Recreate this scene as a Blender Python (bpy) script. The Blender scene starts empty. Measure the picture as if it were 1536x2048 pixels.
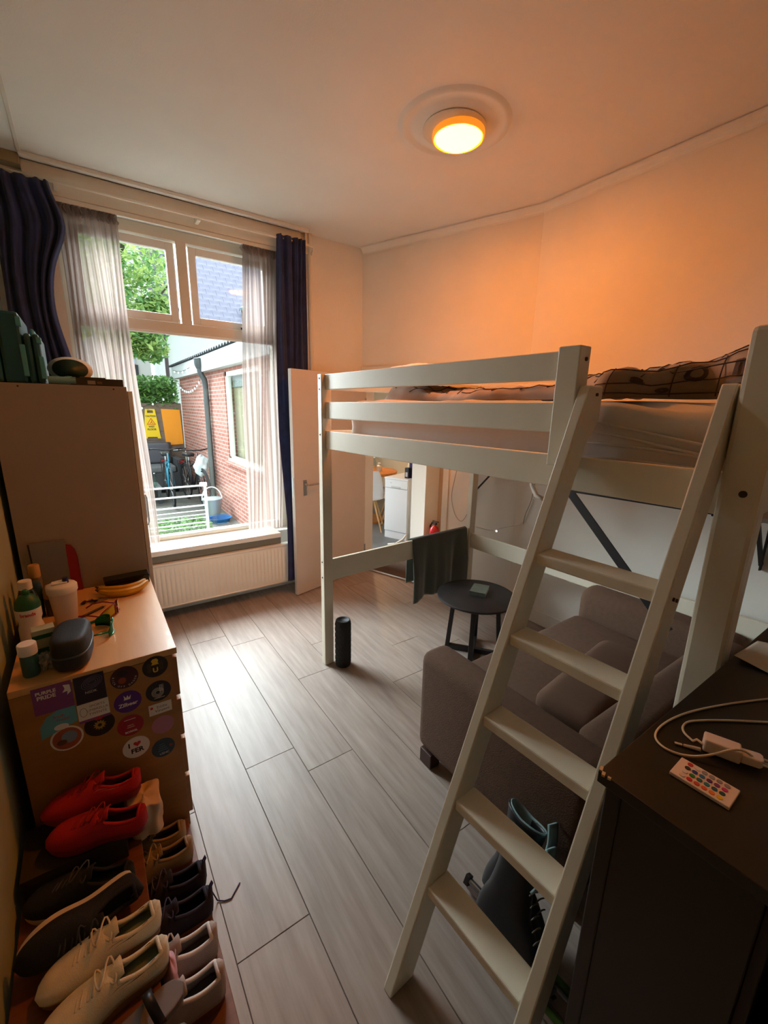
import bpy, bmesh, math, random
from mathutils import Vector, Matrix
import numpy as np
random.seed(7)
S = bpy.context.scene
COL = S.collection

# ------------------------------------------------------------------ camera
FPX = 846.64
yaw, pitch, roll = (math.radians(v) for v in (34.80955, -13.77419, 1.12698))
fw = Vector((math.sin(yaw)*math.cos(pitch), math.cos(yaw)*math.cos(pitch), math.sin(pitch)))
rt = Vector((math.cos(yaw), -math.sin(yaw), 0))
up = rt.cross(fw)
r2 = rt*math.cos(roll) + up*math.sin(roll)
u2 = up*math.cos(roll) - rt*math.sin(roll)
cam_d = bpy.data.cameras.new('camera')
cam = bpy.data.objects.new('camera', cam_d); COL.objects.link(cam)
cam.matrix_world = Matrix(((r2.x, u2.x, -fw.x, 0), (r2.y, u2.y, -fw.y, 0), (r2.z, u2.z, -fw.z, 1.70), (0, 0, 0, 1)))
cam_d.sensor_fit = 'HORIZONTAL'; cam_d.sensor_width = 36; cam_d.lens = 36*FPX/1536
cam_d.clip_start = 0.02; cam_d.clip_end = 200
S.camera = cam

# ------------------------------------------------------------------ world, daylight, exposure
w = bpy.data.worlds.new('overcast_sky'); S.world = w; w.use_nodes = True
bg = w.node_tree.nodes['Background']
bg.inputs[0].default_value = (0.82, 0.93, 1.0, 1); bg.inputs[1].default_value = 3.0
sd = bpy.data.lights.new('soft_daylight', 'SUN'); sd.energy = 54; sd.angle = math.radians(75); sd.color = (0.88, 0.945, 1.0)
so = bpy.data.objects.new('soft_daylight', sd); COL.objects.link(so)
so.rotation_euler = Vector((0.06, -0.85, -0.50)).to_track_quat('-Z', 'Y').to_euler()
so.location = (0, 9, 8)
S.view_settings.view_transform = 'Standard'; S.view_settings.look = 'None'
S.view_settings.gamma = 1; S.view_settings.exposure = -0.15
S.view_settings.use_curve_mapping = False

# ------------------------------------------------------------------ helpers
def lin(c):
    if isinstance(c, str):
        c = c.lstrip('#'); c = [int(c[i:i+2], 16)/255 for i in (0, 2, 4)]
        c = [x/12.92 if x <= .04045 else ((x+.055)/1.055)**2.4 for x in c]
    return (c[0], c[1], c[2], 1)
MATS = {}
def mat(name, col='#ffffff', rough=.6, metal=0, var=0, scale=6, bump=0, bscale=80, emit=None, estr=0, trans=0,
        spec=.5, coat=0, stretch=None, sheen=0, alpha=1):
    if name in MATS: return MATS[name]
    m = bpy.data.materials.new(name); m.use_nodes = True; MATS[name] = m
    nt = m.node_tree; p = nt.nodes['Principled BSDF']
    c = lin(col)
    p.inputs['Base Color'].default_value = c; p.inputs['Roughness'].default_value = rough
    p.inputs['Metallic'].default_value = metal; p.inputs['Specular IOR Level'].default_value = spec
    p.inputs['Coat Weight'].default_value = coat; p.inputs['Transmission Weight'].default_value = trans
    p.inputs['Sheen Weight'].default_value = sheen; p.inputs['Alpha'].default_value = alpha
    if emit is not None:
        p.inputs['Emission Color'].default_value = lin(emit); p.inputs['Emission Strength'].default_value = estr
    if var or bump:
        tc = nt.nodes.new('ShaderNodeTexCoord'); mp = nt.nodes.new('ShaderNodeMapping')
        nt.links.new(tc.outputs['Object'], mp.inputs['Vector'])
        if stretch: mp.inputs['Scale'].default_value = stretch
    if var:
        n = nt.nodes.new('ShaderNodeTexNoise'); n.inputs['Scale'].default_value = scale; n.inputs['Detail'].default_value = 6
        nt.links.new(mp.outputs[0], n.inputs['Vector'])
        r = nt.nodes.new('ShaderNodeValToRGB')
        r.color_ramp.elements[0].position = .3; r.color_ramp.elements[1].position = .7
        r.color_ramp.elements[0].color = [max(0, x*(1-var)) for x in c[:3]]+[1]
        r.color_ramp.elements[1].color = [min(1, x*(1+var)) for x in c[:3]]+[1]
        nt.links.new(n.outputs['Fac'], r.inputs['Fac']); nt.links.new(r.outputs[0], p.inputs['Base Color'])
    if bump:
        n2 = nt.nodes.new('ShaderNodeTexNoise'); n2.inputs['Scale'].default_value = bscale; n2.inputs['Detail'].default_value = 3
        nt.links.new(mp.outputs[0], n2.inputs['Vector'])
        b = nt.nodes.new('ShaderNodeBump'); b.inputs['Strength'].default_value = bump; b.inputs['Distance'].default_value = .004
        nt.links.new(n2.outputs['Fac'], b.inputs['Height']); nt.links.new(b.outputs[0], p.inputs['Normal'])
    return m

class G:
    """collects geometry (world or local coordinates) for one mesh"""
    def __init__(s): s.v = []; s.f = []
    def add(s, vs, fs):
        o = len(s.v); s.v += [tuple(v) for v in vs]; s.f += [tuple(i+o for i in f) for f in fs]; return s
    def box(s, x0, x1, y0, y1, z0, z1):
        return s.add([(x0,y0,z0),(x1,y0,z0),(x1,y1,z0),(x0,y1,z0),(x0,y0,z1),(x1,y0,z1),(x1,y1,z1),(x0,y1,z1)],
                     [(0,3,2,1),(4,5,6,7),(0,1,5,4),(1,2,6,5),(2,3,7,6),(3,0,4,7)])
    def obox(s, c, ax, ay, az, hx, hy, hz):
        c, ax, ay, az = map(Vector, (c, ax, ay, az)); vs = []
        for k in (-1, 1):
            for i, j in ((-1,-1),(1,-1),(1,1),(-1,1)): vs.append(c+ax*hx*i+ay*hy*j+az*hz*k)
        return s.add(vs, [(0,3,2,1),(4,5,6,7),(0,1,5,4),(1,2,6,5),(2,3,7,6),(3,0,4,7)])
    def bar(s, p, q, a, b, upv=(0,0,1)):
        """rectangular bar from p to q, section a (side) x b (up)"""
        p, q = Vector(p), Vector(q); d = (q-p); L = d.length; d.normalize(); u = Vector(upv)
        if abs(d.dot(u)) > .98: u = Vector((1, 0, 0))
        sd_ = d.cross(u).normalized(); u = sd_.cross(d)
        return s.obox((p+q)/2, d, sd_, u, L/2, a/2, b/2)
    def prism(s, poly, d):
        """polygon (3d points) extruded by vector d"""
        n = len(poly); d = Vector(d)
        vs = [Vector(p) for p in poly]+[Vector(p)+d for p in poly]
        return s.add(vs, [tuple(range(n))[::-1], tuple(range(n, 2*n))]+[(i, (i+1) % n, n+(i+1) % n, n+i) for i in range(n)])
    def tube(s, pts, r, seg=8, close=False, caps=True):
        pts = [Vector(p) for p in pts]; n = len(pts); rs = r if isinstance(r, (list, tuple)) else [r]*n
        vs = []; pu = None
        for i, p in enumerate(pts):
            if close: t = pts[(i+1) % n]-pts[i-1]
            else: t = pts[min(i+1, n-1)]-pts[max(i-1, 0)]
            t.normalize()
            if pu is None:
                pu = Vector((0, 0, 1)) if abs(t.z) < .9 else Vector((1, 0, 0))
            a = t.cross(pu)
            if a.length < 1e-6: a = t.cross(Vector((1, 0, 0)))
            a.normalize(); b = a.cross(t).normalized(); pu = b
            for k in range(seg):
                an = 2*math.pi*k/seg; vs.append(p+(a*math.cos(an)+b*math.sin(an))*rs[i])
        fs = []
        for i in range(n if close else n-1):
            j = (i+1) % n
            for k in range(seg): fs.append((i*seg+k, i*seg+(k+1) % seg, j*seg+(k+1) % seg, j*seg+k))
        if caps and not close: fs += [tuple(range(seg))[::-1], tuple(range((n-1)*seg, n*seg))]
        return s.add(vs, fs)
    def cyl(s, p, q, r0, r1=None, seg=16): return s.tube([p, q], [r0, r0 if r1 is None else r1], seg)
    def lathe(s, prof, c=(0,0,0), seg=24, ex=1, ey=1):
        cx, cy, cz = c; vs = []
        for r, z in prof:
            for k in range(seg):
                a = 2*math.pi*k/seg; vs.append((cx+r*ex*math.cos(a), cy+r*ey*math.sin(a), cz+z))
        fs = []
        for i in range(len(prof)-1):
            for k in range(seg): fs.append((i*seg+k, i*seg+(k+1) % seg, (i+1)*seg+(k+1) % seg, (i+1)*seg+k))
        n = len(prof)
        if prof[0][0] > 1e-5: fs.append(tuple(range(seg))[::-1])
        if prof[-1][0] > 1e-5: fs.append(tuple(range((n-1)*seg, n*seg)))
        return s.add(vs, fs)
    def grid(s, fn, nu, nv, keep=None):
        vs = [fn(i/nu, j/nv) for i in range(nu+1) for j in range(nv+1)]; fs = []
        for i in range(nu):
            for j in range(nv):
                if keep and not keep((i+.5)/nu, (j+.5)/nv): continue
                fs.append((i*(nv+1)+j, (i+1)*(nv+1)+j, (i+1)*(nv+1)+j+1, i*(nv+1)+j+1))
        return s.add(vs, fs)
    def xf(s, M): s.v = [tuple(M @ Vector(v)) for v in s.v]; return s

def top_of(o):
    while o.parent: o = o.parent
    return o
def build(name, g, m, parent=None, local=False, smooth=False, bev=0, solid=0, kind=None, label=None, subsurf=0, soff=-1):
    me = bpy.data.meshes.new(name)
    vs = g.v
    if parent is not None and not local:
        t = top_of(parent); Mi = Matrix.LocRotScale(t.location, t.rotation_euler, None).inverted()
        vs = [tuple(Mi @ Vector(v)) for v in vs]
    me.from_pydata(vs, [], g.f); me.validate(); me.update()
    bm = bmesh.new(); bm.from_mesh(me); bmesh.ops.remove_doubles(bm, verts=bm.verts, dist=1e-5)
    bmesh.ops.recalc_face_normals(bm, faces=bm.faces); bm.to_mesh(me); bm.free()
    if smooth:
        me.polygons.foreach_set('use_smooth', [True]*len(me.polygons))
        if smooth == 'auto': me.set_sharp_from_angle(angle=math.radians(40))
    if m: me.materials.append(m)
    o = bpy.data.objects.new(name, me); COL.objects.link(o)
    if parent is not None: o.parent = parent
    if solid:
        k = o.modifiers.new('thickness', 'SOLIDIFY'); k.thickness = solid; k.offset = soff
    if bev:
        k = o.modifiers.new('edges', 'BEVEL'); k.width = bev; k.segments = 2; k.limit_method = 'ANGLE'; k.angle_limit = math.radians(40)
    if subsurf:
        k = o.modifiers.new('round', 'SUBSURF'); k.levels = subsurf; k.render_levels = subsurf
    if kind: o['kind'] = kind
    if label: o['label'] = label
    return o
def tag(o, label, cat, group=None, kind=None):
    o['label'] = label; o['category'] = cat
    if group: o['group'] = group
    if kind: o['kind'] = kind
    return o
def thing(name, label, cat, loc=(0,0,0), rotz=0, group=None, rot=None):
    o = bpy.data.objects.new(name, None); COL.objects.link(o); o.empty_display_size = .05
    o.location = loc; o.rotation_euler = rot if rot else (0, 0, rotz)
    return tag(o, label, cat, group)
def struct(name, g, m, parent=None, label=None, **k):
    o = build(name, g, m, parent, **k)
    if parent is None: o['kind'] = 'structure'
    if label: o['label'] = label
    return o
def text_mesh(body, size, fn, thick=0, align='CENTER', bold=0):
    """flat lettering: font outline turned into mesh; fn(u, v) places it in space"""
    cu = bpy.data.curves.new('t', 'FONT'); cu.body = body; cu.size = size; cu.align_x = align; cu.align_y = 'CENTER'
    cu.resolution_u = 3; cu.offset = bold
    o = bpy.data.objects.new('t', cu); COL.objects.link(o)
    dg = bpy.context.evaluated_depsgraph_get(); me = o.evaluated_get(dg).to_mesh()
    g = G(); g.add([fn(v.co.x, v.co.y) for v in me.vertices], [tuple(p.vertices) for p in me.polygons])
    o.evaluated_get(dg).to_mesh_clear(); bpy.data.objects.remove(o); bpy.data.curves.remove(cu)
    return g
def noise2(x, y, s=0):
    return (math.sin(x*1.7+s)*math.cos(y*2.3-s*.7)+.5*math.sin(x*4.1+y*3.3+s*2)+.25*math.sin(x*9.7-y*7.9+s*3))/1.75

# ------------------------------------------------------------------ materials of the room
m_ceil = mat('ceiling_paint', '#ecebe3', .8, var=.03, scale=2, bump=.12, bscale=140)
m_wall = mat('white_wall_paint', '#eae7de', .75, var=.03, scale=3, bump=.15, bscale=120)
m_left = mat('sage_wall_paint', '#a2a98f', .8, var=.06, scale=3, bump=.15, bscale=120)
m_trim = mat('white_gloss_trim', '#e4e0d3', .35, bump=.05)
m_lintel = mat('cream_trim', '#e8e1d0', .5, var=.03)
m_white = mat('white_lacquer', '#e0dac6', .38, var=.02, scale=10, bump=.04, bscale=200)
m_black = mat('black_plastic', '#17181a', .45)
m_steel = mat('dark_steel', '#1d1b1c', .5, metal=.3)
m_chrome = mat('brushed_metal', '#b9bbbd', .3, metal=1)
# ================================================================== STRUCTURE
XL, XR, YB, YW, ZC = -.345, 2.88, -1.9, 3.72, 3.12
CA, CB = Vector((2.29, 3.72, 0)), Vector((2.87, 2.20, 0))          # ends of the angled door wall
wd = (CB-CA).normalized(); wn = Vector((wd.y, -wd.x, 0))            # wn points into the room
if wn.x > 0: wn = -wn
# ---- floor: laminate planks, each one a piece
def wood_floor():
    m = bpy.data.materials.new('grey_oak_laminate'); m.use_nodes = True; nt = m.node_tree; p = nt.nodes['Principled BSDF']
    tc = nt.nodes.new('ShaderNodeTexCoord'); mp = nt.nodes.new('ShaderNodeMapping'); mp.inputs['Scale'].default_value = (14, 1.1, 1)
    oi = nt.nodes.new('ShaderNodeObjectInfo'); ad = nt.nodes.new('ShaderNodeVectorMath'); ad.operation = 'ADD'
    cb = nt.nodes.new('ShaderNodeCombineXYZ'); ml = nt.nodes.new('ShaderNodeMath'); ml.operation = 'MULTIPLY'; ml.inputs[1].default_value = 40
    nt.links.new(oi.outputs['Random'], ml.inputs[0]); nt.links.new(ml.outputs[0], cb.inputs[0]); nt.links.new(ml.outputs[0], cb.inputs[1])
    nt.links.new(tc.outputs['Object'], ad.inputs[0]); nt.links.new(cb.outputs[0], ad.inputs[1]); nt.links.new(ad.outputs[0], mp.inputs['Vector'])
    n = nt.nodes.new('ShaderNodeTexNoise'); n.inputs['Scale'].default_value = 2.2; n.inputs['Detail'].default_value = 8; n.inputs['Roughness'].default_value = .6
    nt.links.new(mp.outputs[0], n.inputs['Vector'])
    r = nt.nodes.new('ShaderNodeValToRGB'); r.color_ramp.elements[0].position = .28; r.color_ramp.elements[1].position = .75
    r.color_ramp.elements[0].color = lin('#80726a'); r.color_ramp.elements[1].color = lin('#a4968c')
    nt.links.new(n.outputs['Fac'], r.inputs['Fac']); nt.links.new(r.outputs[0], p.inputs['Base Color'])
    p.inputs['Roughness'].default_value = .45
    b = nt.nodes.new('ShaderNodeBump'); b.inputs['Strength'].default_value = .08; b.inputs['Distance'].default_value = .002
    nt.links.new(n.outputs['Fac'], b.inputs['Height']); nt.links.new(b.outputs[0], p.inputs['Normal'])
    return m
m_floor = wood_floor()
m_joint = mat('plank_joint', '#4d463f', .9)
fl = struct('floor', G().box(XL-.05, 3.3, YB-.05, YW+.02, -.06, -.003), m_joint)
PW, PL = .2463, 1.305
pm = {}
def plank(x0, x1, y0, y1):
    key = (round(x1-x0, 3), round(y1-y0, 3))
    if key not in pm:
        a, b = (x1-x0)/2-.0008, (y1-y0)/2-.0008; c = .0012
        me = bpy.data.meshes.new('plank'); g = G()
        g.add([(-a,-b,-.003),(a,-b,-.003),(a,b,-.003),(-a,b,-.003),(-a+c,-b+c,0),(a-c,-b+c,0),(a-c,b-c,0),(-a+c,b-c,0)],
              [(4,5,6,7),(0,1,5,4),(1,2,6,5),(2,3,7,6),(3,0,4,7)])
        me.from_pydata(g.v, [], g.f); me.materials.append(m_floor); pm[key] = me
    o = bpy.data.objects.new('plank', pm[key]); COL.objects.link(o); o.parent = fl
    o.location = ((x0+x1)/2, (y0+y1)/2, 0)
offs = {0: 1.025, 1: 1.745, 2: 1.570, 3: 2.256, -1: 1.645, -2: 1.0, 4: 1.28, 5: 1.9, 6: .95, 7: 2.05, 8: 1.45, 9: 2.6, 10: 1.1, 11: 1.8}
for k in range(-3, 12):
    x0 = .186+k*PW; x1 = x0+PW
    a, b = max(x0, XL), min(x1, 2.98)
    if b-a < .02: continue
    y = offs.get(k, 1.3) % PL - PL*4
    while y < YW:
        y0, y1 = max(y, YB), min(y+PL, YW)
        if y1-y0 > .03: plank(a, b, y0, y1)
        y += PL
# ---- walls
struct('wall_left', G().box(XL-.15, XL, YB, YW+.2, 0, ZC), m_left)
struct('wall_back', G().box(XL-.15, XR+.15, YB-.15, YB, 0, ZC), m_wall)
struct('wall_right', G().prism([(CB.x, CB.y, 0), (XR, YB, 0), (XR+.2, YB, 0), (CB.x+.2, CB.y, 0)], (0, 0, ZC)), m_wall)
WX0, WX1, WZ0, WZ1 = -.02, 1.50, .56, 2.955      # window opening
g = G().box(XL-.15, WX0, YW, YW+.25, -.3, ZC+.2).box(WX1, CA.x+.05, YW, YW+.25, -.3, ZC+.2).box(WX0, WX1, YW, YW+.25, -.3, WZ0).box(WX0, WX1, YW, YW+.25, WZ1, ZC+.2)
struct('wall_window', g, m_wall)
def wp(s, off=0): return CA+wd*s-wn*off          # along the angled wall, off = behind the surface
LW = (CB-CA).length; D0, D1, DZ = .05, .95, 2.03
def wseg(g, s0, s1, z0, z1, t=.14, o=0):
    a, b = wp(s0, o), wp(s1, o); c, d = wp(s1, o+t), wp(s0, o+t)
    return g.prism([(a.x,a.y,z0),(b.x,b.y,z0),(c.x,c.y,z0),(d.x,d.y,z0)], (0,0,z1-z0))
g = G(); wseg(g, -.05, D0, 0, ZC); wseg(g, D1, LW, 0, ZC); wseg(g, D0, D1, DZ, ZC)
struct('wall_door', g, m_wall)
struct('ceiling', G().box(XL-.15, 3.2, YB-.15, YW+.25, ZC, ZC+.12), m_ceil)
# door casing
g = G(); wseg(g, D1, D1+.055, 0, DZ+.06, .018, -.018); wseg(g, D0-.045, D0, 0, DZ+.06, .018, -.018); wseg(g, D0, D1, DZ, DZ+.06, .018, -.018)
wseg(g, D1-.012, D1, 0, DZ, .14, 0)
struct('trim_1', g, m_trim, bev=.003)
# baseboards, coving, ceiling strips
struct('baseboard_right', G().prism([(CB.x-.015, CB.y, 0), (XR-.015, YB, 0), (XR, YB, 0), (CB.x, CB.y, 0)], (0, 0, .12)), m_trim, bev=.004)
g = G(); wseg(g, D1+.055, LW, 0, .12, .014, -.014); struct('baseboard_door', g, m_trim, bev=.004)
def coving(a, b, n_, r=.05):
    a, b, n_ = Vector(a), Vector(b), Vector(n_); g = G(); pr = []
    for k in range(7):
        t = k/6*math.pi/2; pr.append((r*(1-math.sin(t))+.004, r*(1-math.cos(t))+.004))
    pr = [(0, 0)]+[(p, q) for p, q in pr]
    vs = []
    for e in (a, b):
        for p, q in pr: vs.append(e+n_*p+Vector((0, 0, -q)))
    n = len(pr)
    g.add(vs, [tuple(range(n))[::-1], tuple(range(n, 2*n))]+[(i, (i+1) % n, n+(i+1) % n, n+i) for i in range(n)])
    return g
struct('trim_2', coving((CB.x, CB.y, ZC), (XR, YB, ZC), (-1, 0, 0)), m_ceil)
struct('trim_3', coving((CA.x, CA.y, ZC), (CB.x, CB.y, ZC), wn), m_ceil)
struct('trim_4', G().box(-.145, -.125, YB, 3.66, ZC-.006, ZC), m_trim, bev=.002)
g = G().box(-.14, 1.70, 3.600, 3.640, ZC-.022, ZC).box(-.14, 1.70, 3.640, 3.672, ZC-.012, ZC)
struct('trim_5', g, m_ceil, bev=.004)
struct('trim_6', G().box(XL, -.14, 3.64, YW, ZC-.06, ZC), mat('ochre_trim', '#a2906c', .6), bev=.004)
# lintel board over the window
struct('trim_7', G().box(-.14, 1.66, 3.69, YW, WZ1, ZC-.008), m_lintel, bev=.004)
# heating riser in the corner by the curtain
struct('trim_8', G().cyl((1.745, 3.695, .0), (1.745, 3.695, ZC), .018, seg=12).box(1.70, 1.722, 3.685, YW, 2.96, ZC), m_lintel, smooth='auto')

# ---- window
m_frame = mat('cream_window_paint', '#d9cfbd', .42, var=.02)
m_sash = mat('white_sash_paint', '#e8e8e2', .38)
def glass(name, tint=(1,1,1), refl=.06):
    m = bpy.data.materials.new(name); m.use_nodes = True; nt = m.node_tree; nt.nodes.clear()
    o = nt.nodes.new('ShaderNodeOutputMaterial'); t = nt.nodes.new('ShaderNodeBsdfTransparent'); t.inputs[0].default_value = (*tint, 1)
    gl = nt.nodes.new('ShaderNodeBsdfGlossy'); gl.inputs['Roughness'].default_value = .02
    mx = nt.nodes.new('ShaderNodeMixShader'); lw_ = nt.nodes.new('ShaderNodeLayerWeight'); pw_ = nt.nodes.new('ShaderNodeMath'); pw_.operation = 'POWER'; pw_.inputs[1].default_value = 4
    ma = nt.nodes.new('ShaderNodeMath'); ma.operation = 'MULTIPLY_ADD'; ma.inputs[1].default_value = .5; ma.inputs[2].default_value = .03
    nt.links.new(lw_.outputs['Facing'], pw_.inputs[0]); nt.links.new(pw_.outputs[0], ma.inputs[0]); nt.links.new(ma.outputs[0], mx.inputs[0]); nt.links.new(t.outputs[0], mx.inputs[1]); nt.links.new(gl.outputs[0], mx.inputs[2]); nt.links.new(mx.outputs[0], o.inputs[0])
    return m
m_glass = glass('window_glass', (.97, 1, .99))
Y0, Y1 = 3.82, 3.90
MX = .745; TZ0, TZ1 = 2.235, 2.31
win = struct('window_1', G().box(WX0, WX0+.07, Y0, Y1, WZ0, WZ1).box(WX1-.07, WX1, Y0, Y1, WZ0, WZ1).box(WX0+.0705, WX1-.0705, Y0, Y1, WZ1-.075, WZ1).box(WX0+.0705, WX1-.0705, Y0, Y1, WZ0, WZ0+.055), m_frame, bev=.004)
build('mullion', G().box(MX-.035, MX+.035, Y0, Y1, TZ1, WZ1-.07), m_frame, win, bev=.004)
build('transom', G().box(WX0+.06, WX1-.06, Y0, Y1, TZ0, TZ1), m_frame, win, bev=.004)
def sash(x0, x1, z0, z1, ya, yb, b):
    s = build('sash', G().box(x0, x0+b, ya, yb, z0, z1).box(x1-b, x1, ya, yb, z0, z1).box(x0+b+.0003, x1-b-.0003, ya, yb, z1-b, z1).box(x0+b+.0003, x1-b-.0003, ya, yb, z0, z0+b), m_sash, win, bev=.004)
    build('pane', G().box(x0+b-.005, x1-b+.005, (ya+yb)/2-.003, (ya+yb)/2+.003, z0+b-.005, z1-b+.005), m_glass, s)
    return s
s1 = sash(WX0+.07, MX-.05, TZ1+.005, WZ1-.085, Y0+.02, Y0+.065, .055)
s2 = sash(MX+.05, WX1-.07, TZ1+.005, WZ1-.085, Y0+.02, Y0+.065, .055)
build('window_stay', G().tube([(1.175, Y0+.0, 2.32), (1.175, Y0-.015, 2.36), (1.178, Y0-.01, 2.44), (1.172, Y0, 2.47)], .007).cyl((1.16, Y0-.012, 2.325), (1.19, Y0-.012, 2.325), .011), m_steel, s2, smooth=True)
build('pane', G().box(WX0+.065, WX1-.065, Y0+.03, Y0+.036, WZ0+.05, TZ0+.005), m_glass, win)
build('glazing_bead', G().box(WX0+.065, WX1-.065, Y0+.005, Y0+.03, WZ0+.05, WZ0+.075).box(WX0+.065, WX1-.065, Y0+.005, Y0+.03, TZ0-.014, TZ0), m_sash, win)
struct('trim_9', G().box(XL+.01, 1.335, 3.545, Y0, .545, .588), mat('white_sill', '#f0efe9', .4), bev=.006, label='white window sill above the radiator')
struct('trim_10', G().box(XL+.01, 1.335, 3.556, 3.58, .488, .546), mat('grey_fascia', '#77766a', .6), bev=.003, label='grey board under the window sill')
# ================================================================== LARGE FURNITURE
# ---- loft bed (local frame: x across the bed, y = -t along it, front edge at x = 0)
BL, BR = (1.137, 2.34, 0), math.radians(3.19)
bed = thing('loft_bed', 'white painted wooden loft bed with guard rails on tall posts', 'bed', BL, BR)
def bp(name, x0, x1, t0, t1, z0, z1, parent=bed, m=m_white, bev=.004):
    return build(name, G().box(x0, x1, -t1, -t0, z0, z1), m, parent, local=True, bev=bev)
m_bolt = mat('bolt_hole', '#3a2c1a', .6)
p1 = bp('post', 0, .066, 0, .044, 0, 1.885)
for z in (1.86, 1.80, 1.54, .735, .63):
    build('bolt', G().cyl((-.002, -.022, z), (.004, -.022, z), .0055, seg=8), m_steel, p1, local=True)
p2 = bp('post', 0, .066, 1.970, 2.055, 0, 1.895, bev=.012)
for z, t in ((1.80, 2.03), (1.52, 2.02)):
    build('bolt', G().cyl((-.002, -t, z), (.004, -t, z), .0085, seg=12), m_bolt, p2, local=True)
bp('post', 1.385, 1.45, 0, .044, 0, 1.885); bp('post', 1.385, 1.45, 2.01, 2.055, 0, 1.885)
gp = bp('guard_post', 0, .062, 1.507, 1.579, 1.53, 1.893)
build('bolt', G().cyl((.035, -1.583, 1.855), (.035, -1.576, 1.855), .006, seg=10), m_bolt, gp, local=True)
for z0, z1, nm, t1 in ((1.797, 1.884, 'top_rail', 1.52), (1.634, 1.729, 'guard_rail', 1.52), (1.457, 1.564, 'side_rail', 1.975)):
    bp(nm, .024, .046, .040, t1, z0, z1); bp(nm, 1.405, 1.427, .040, 2.012, z0, z1)
for t in (.010, 2.02):
    for z0, z1, nm in ((1.797, 1.884, 'end_rail'), (1.457, 1.564, 'end_rail')) + (((.60, .745, 'low_rail'),) if t < 1 else ()):
        bp(nm, .06, 1.39, t, t+.022, z0, z1)
bp('low_rail', 1.405, 1.427, .040, 2.012, .572, .700)
for k in range(14): bp('slat', .047, 1.404, .12+k*.138, .19+k*.138, 1.470, 1.488, m=mat('pine_slat', '#c9a777', .6, var=.1, stretch=(1, 12, 1)))
# ---- mattress with a fitted sheet
m_sheet = mat('pale_grey_sheet', '#c9c6c0', .85, var=.03, bump=.2, bscale=35, sheen=.2)
def mattress():
    g = G(); n0, n1, t0, t1, z0, z1 = .104, 1.375, .10, 1.995, 1.489, 1.735
    def ring(f, n=160):
        out = []
        a, b, r = (n1-n0)/2, (t1-t0)/2, .06
        for k in range(n):
            th = 2*math.pi*k/n; c, s = math.cos(th), math.sin(th)
            e = 12; q = (abs(c)**e+abs(s)**e)**(-1/e)
            out.append(((n0+n1)/2+a*q*c*f, (t0+t1)/2+b*q*s*f))
        return out
    N = 160; prof = [(.95, z0), (.985, z0+.01), (1, z0+.05), (1.0, z0+.10), (1, z0+.15), (1, z1-.05), (.99, z1-.02), (.975, z1-.005), (.93, z1), (.7, z1+.004), (.35, z1+.006), (.02, z1+.006)]
    vs = []
    for i, (f, z) in enumerate(prof):
        for k, (x, t) in enumerate(ring(f, N)):
            wz = .006*math.sin(k*.37+i*1.3)+.004*math.sin(k*.9+i*2.1) if 1 < i < 9 else 0
            wx = .003*math.sin(z*60+t*5) if 1 < i < 7 else 0
            sag = -.035*math.exp(-((t-1.83)/.12)**2) if i > 4 and x < .29 else 0
            vs.append((x+wx, -t, z+wz+sag))
    fs = [(i*N+k, i*N+(k+1) % N, (i+1)*N+(k+1) % N, (i+1)*N+k) for i in range(len(prof)-1) for k in range(N)]
    fs.append(tuple(range(N))[::-1]); fs.append(tuple(range((len(prof)-1)*N, len(prof)*N)))
    return g.add(vs, fs)
mt = thing('mattress', 'pale grey sheeted mattress lying on the white loft bed', 'mattress', (BL[0], BL[1], 1.489), BR)
def lz(g, dz): g.v = [(x, y, z-dz) for x, y, z in g.v]; return g
sh = build('sheet', lz(mattress(), 1.489), m_sheet, mt, local=True, smooth=True)
g = G()
def sheet_fold(k):
    z = 1.56+.036*k
    return [( .1005-.002*math.sin(t*9+k), -(t), z-1.489+.012*math.sin((t-1.55)*4+k*.8)-.05*((t-1.58)/.4)*(1 if k > 1 else .4)) for t in [1.58+.39*i/14 for i in range(15)]]
for k in range(4): g.tube(sheet_fold(k), [.001]+[.0045]*13+[.001], 6)
build('crease', g, m_sheet, sh, local=True, smooth=True)
# ---- duvet
def dh(t, n):
    hump = .15*math.exp(-((t-1.95)/.30)**2)*(1-.25*math.sin(n*5))+.03*math.exp(-((t-1.45)/.2)**2)
    hump += .05*math.exp(-((t-.25)/.15)**2)
    fold = .022*noise2(t*5, n*6, 1.2)+.012*noise2(t*14, n*11, 3)
    return 1.755+.035+hump+fold
def dn0(t): return .34+.05*math.sin(t*4)+.03*math.sin(t*11+1)-(.20*math.exp(-((t-1.60)/.10)**2))-.1*math.exp(-((t-2.0)/.18)**2)
T0, T1 = .14, 1.985
def dp(u, v):
    t = T0+(T1-T0)*u; n = dn0(t)+(1.36-dn0(t))*v; e = min(1, v/.07); e = math.sqrt(max(0, e*(2-e)))
    ee = min(1, (1-u)/.03, u/.03); e *= math.sqrt(max(0, ee*(2-ee)))
    return (n, -t, 1.748+(dh(t, n)-1.748)*e)
m_duvet = mat('taupe_printed_cotton', '#8d7a69', .85, var=.10, scale=5, bump=.5, bscale=22, sheen=.2)
dv = thing('duvet', 'crumpled taupe duvet printed with letter tiles on the loft bed', 'duvet', (BL[0], BL[1], 1.489), BR)
dvm = build('cover', lz(G().grid(dp, 110, 44), 1.489), m_duvet, dv, local=True, smooth=True, solid=.01)
m_print = mat('dark_brown_print', '#3d2f2b', .9)
def dput(t, n, off=.003):
    v = max(0, min(1, (n-dn0(t))/(1.36-dn0(t)))); p = dp((t-T0)/(T1-T0), v); return (p[0]-.002, p[1], p[2]-1.489+off)
def dglyph(ch, t, n, size):
    g = text_mesh(ch, size, lambda a, b: dput(min(1.96, max(T0, t+a)), n+b), bold=.004); return g
g = G()
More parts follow.
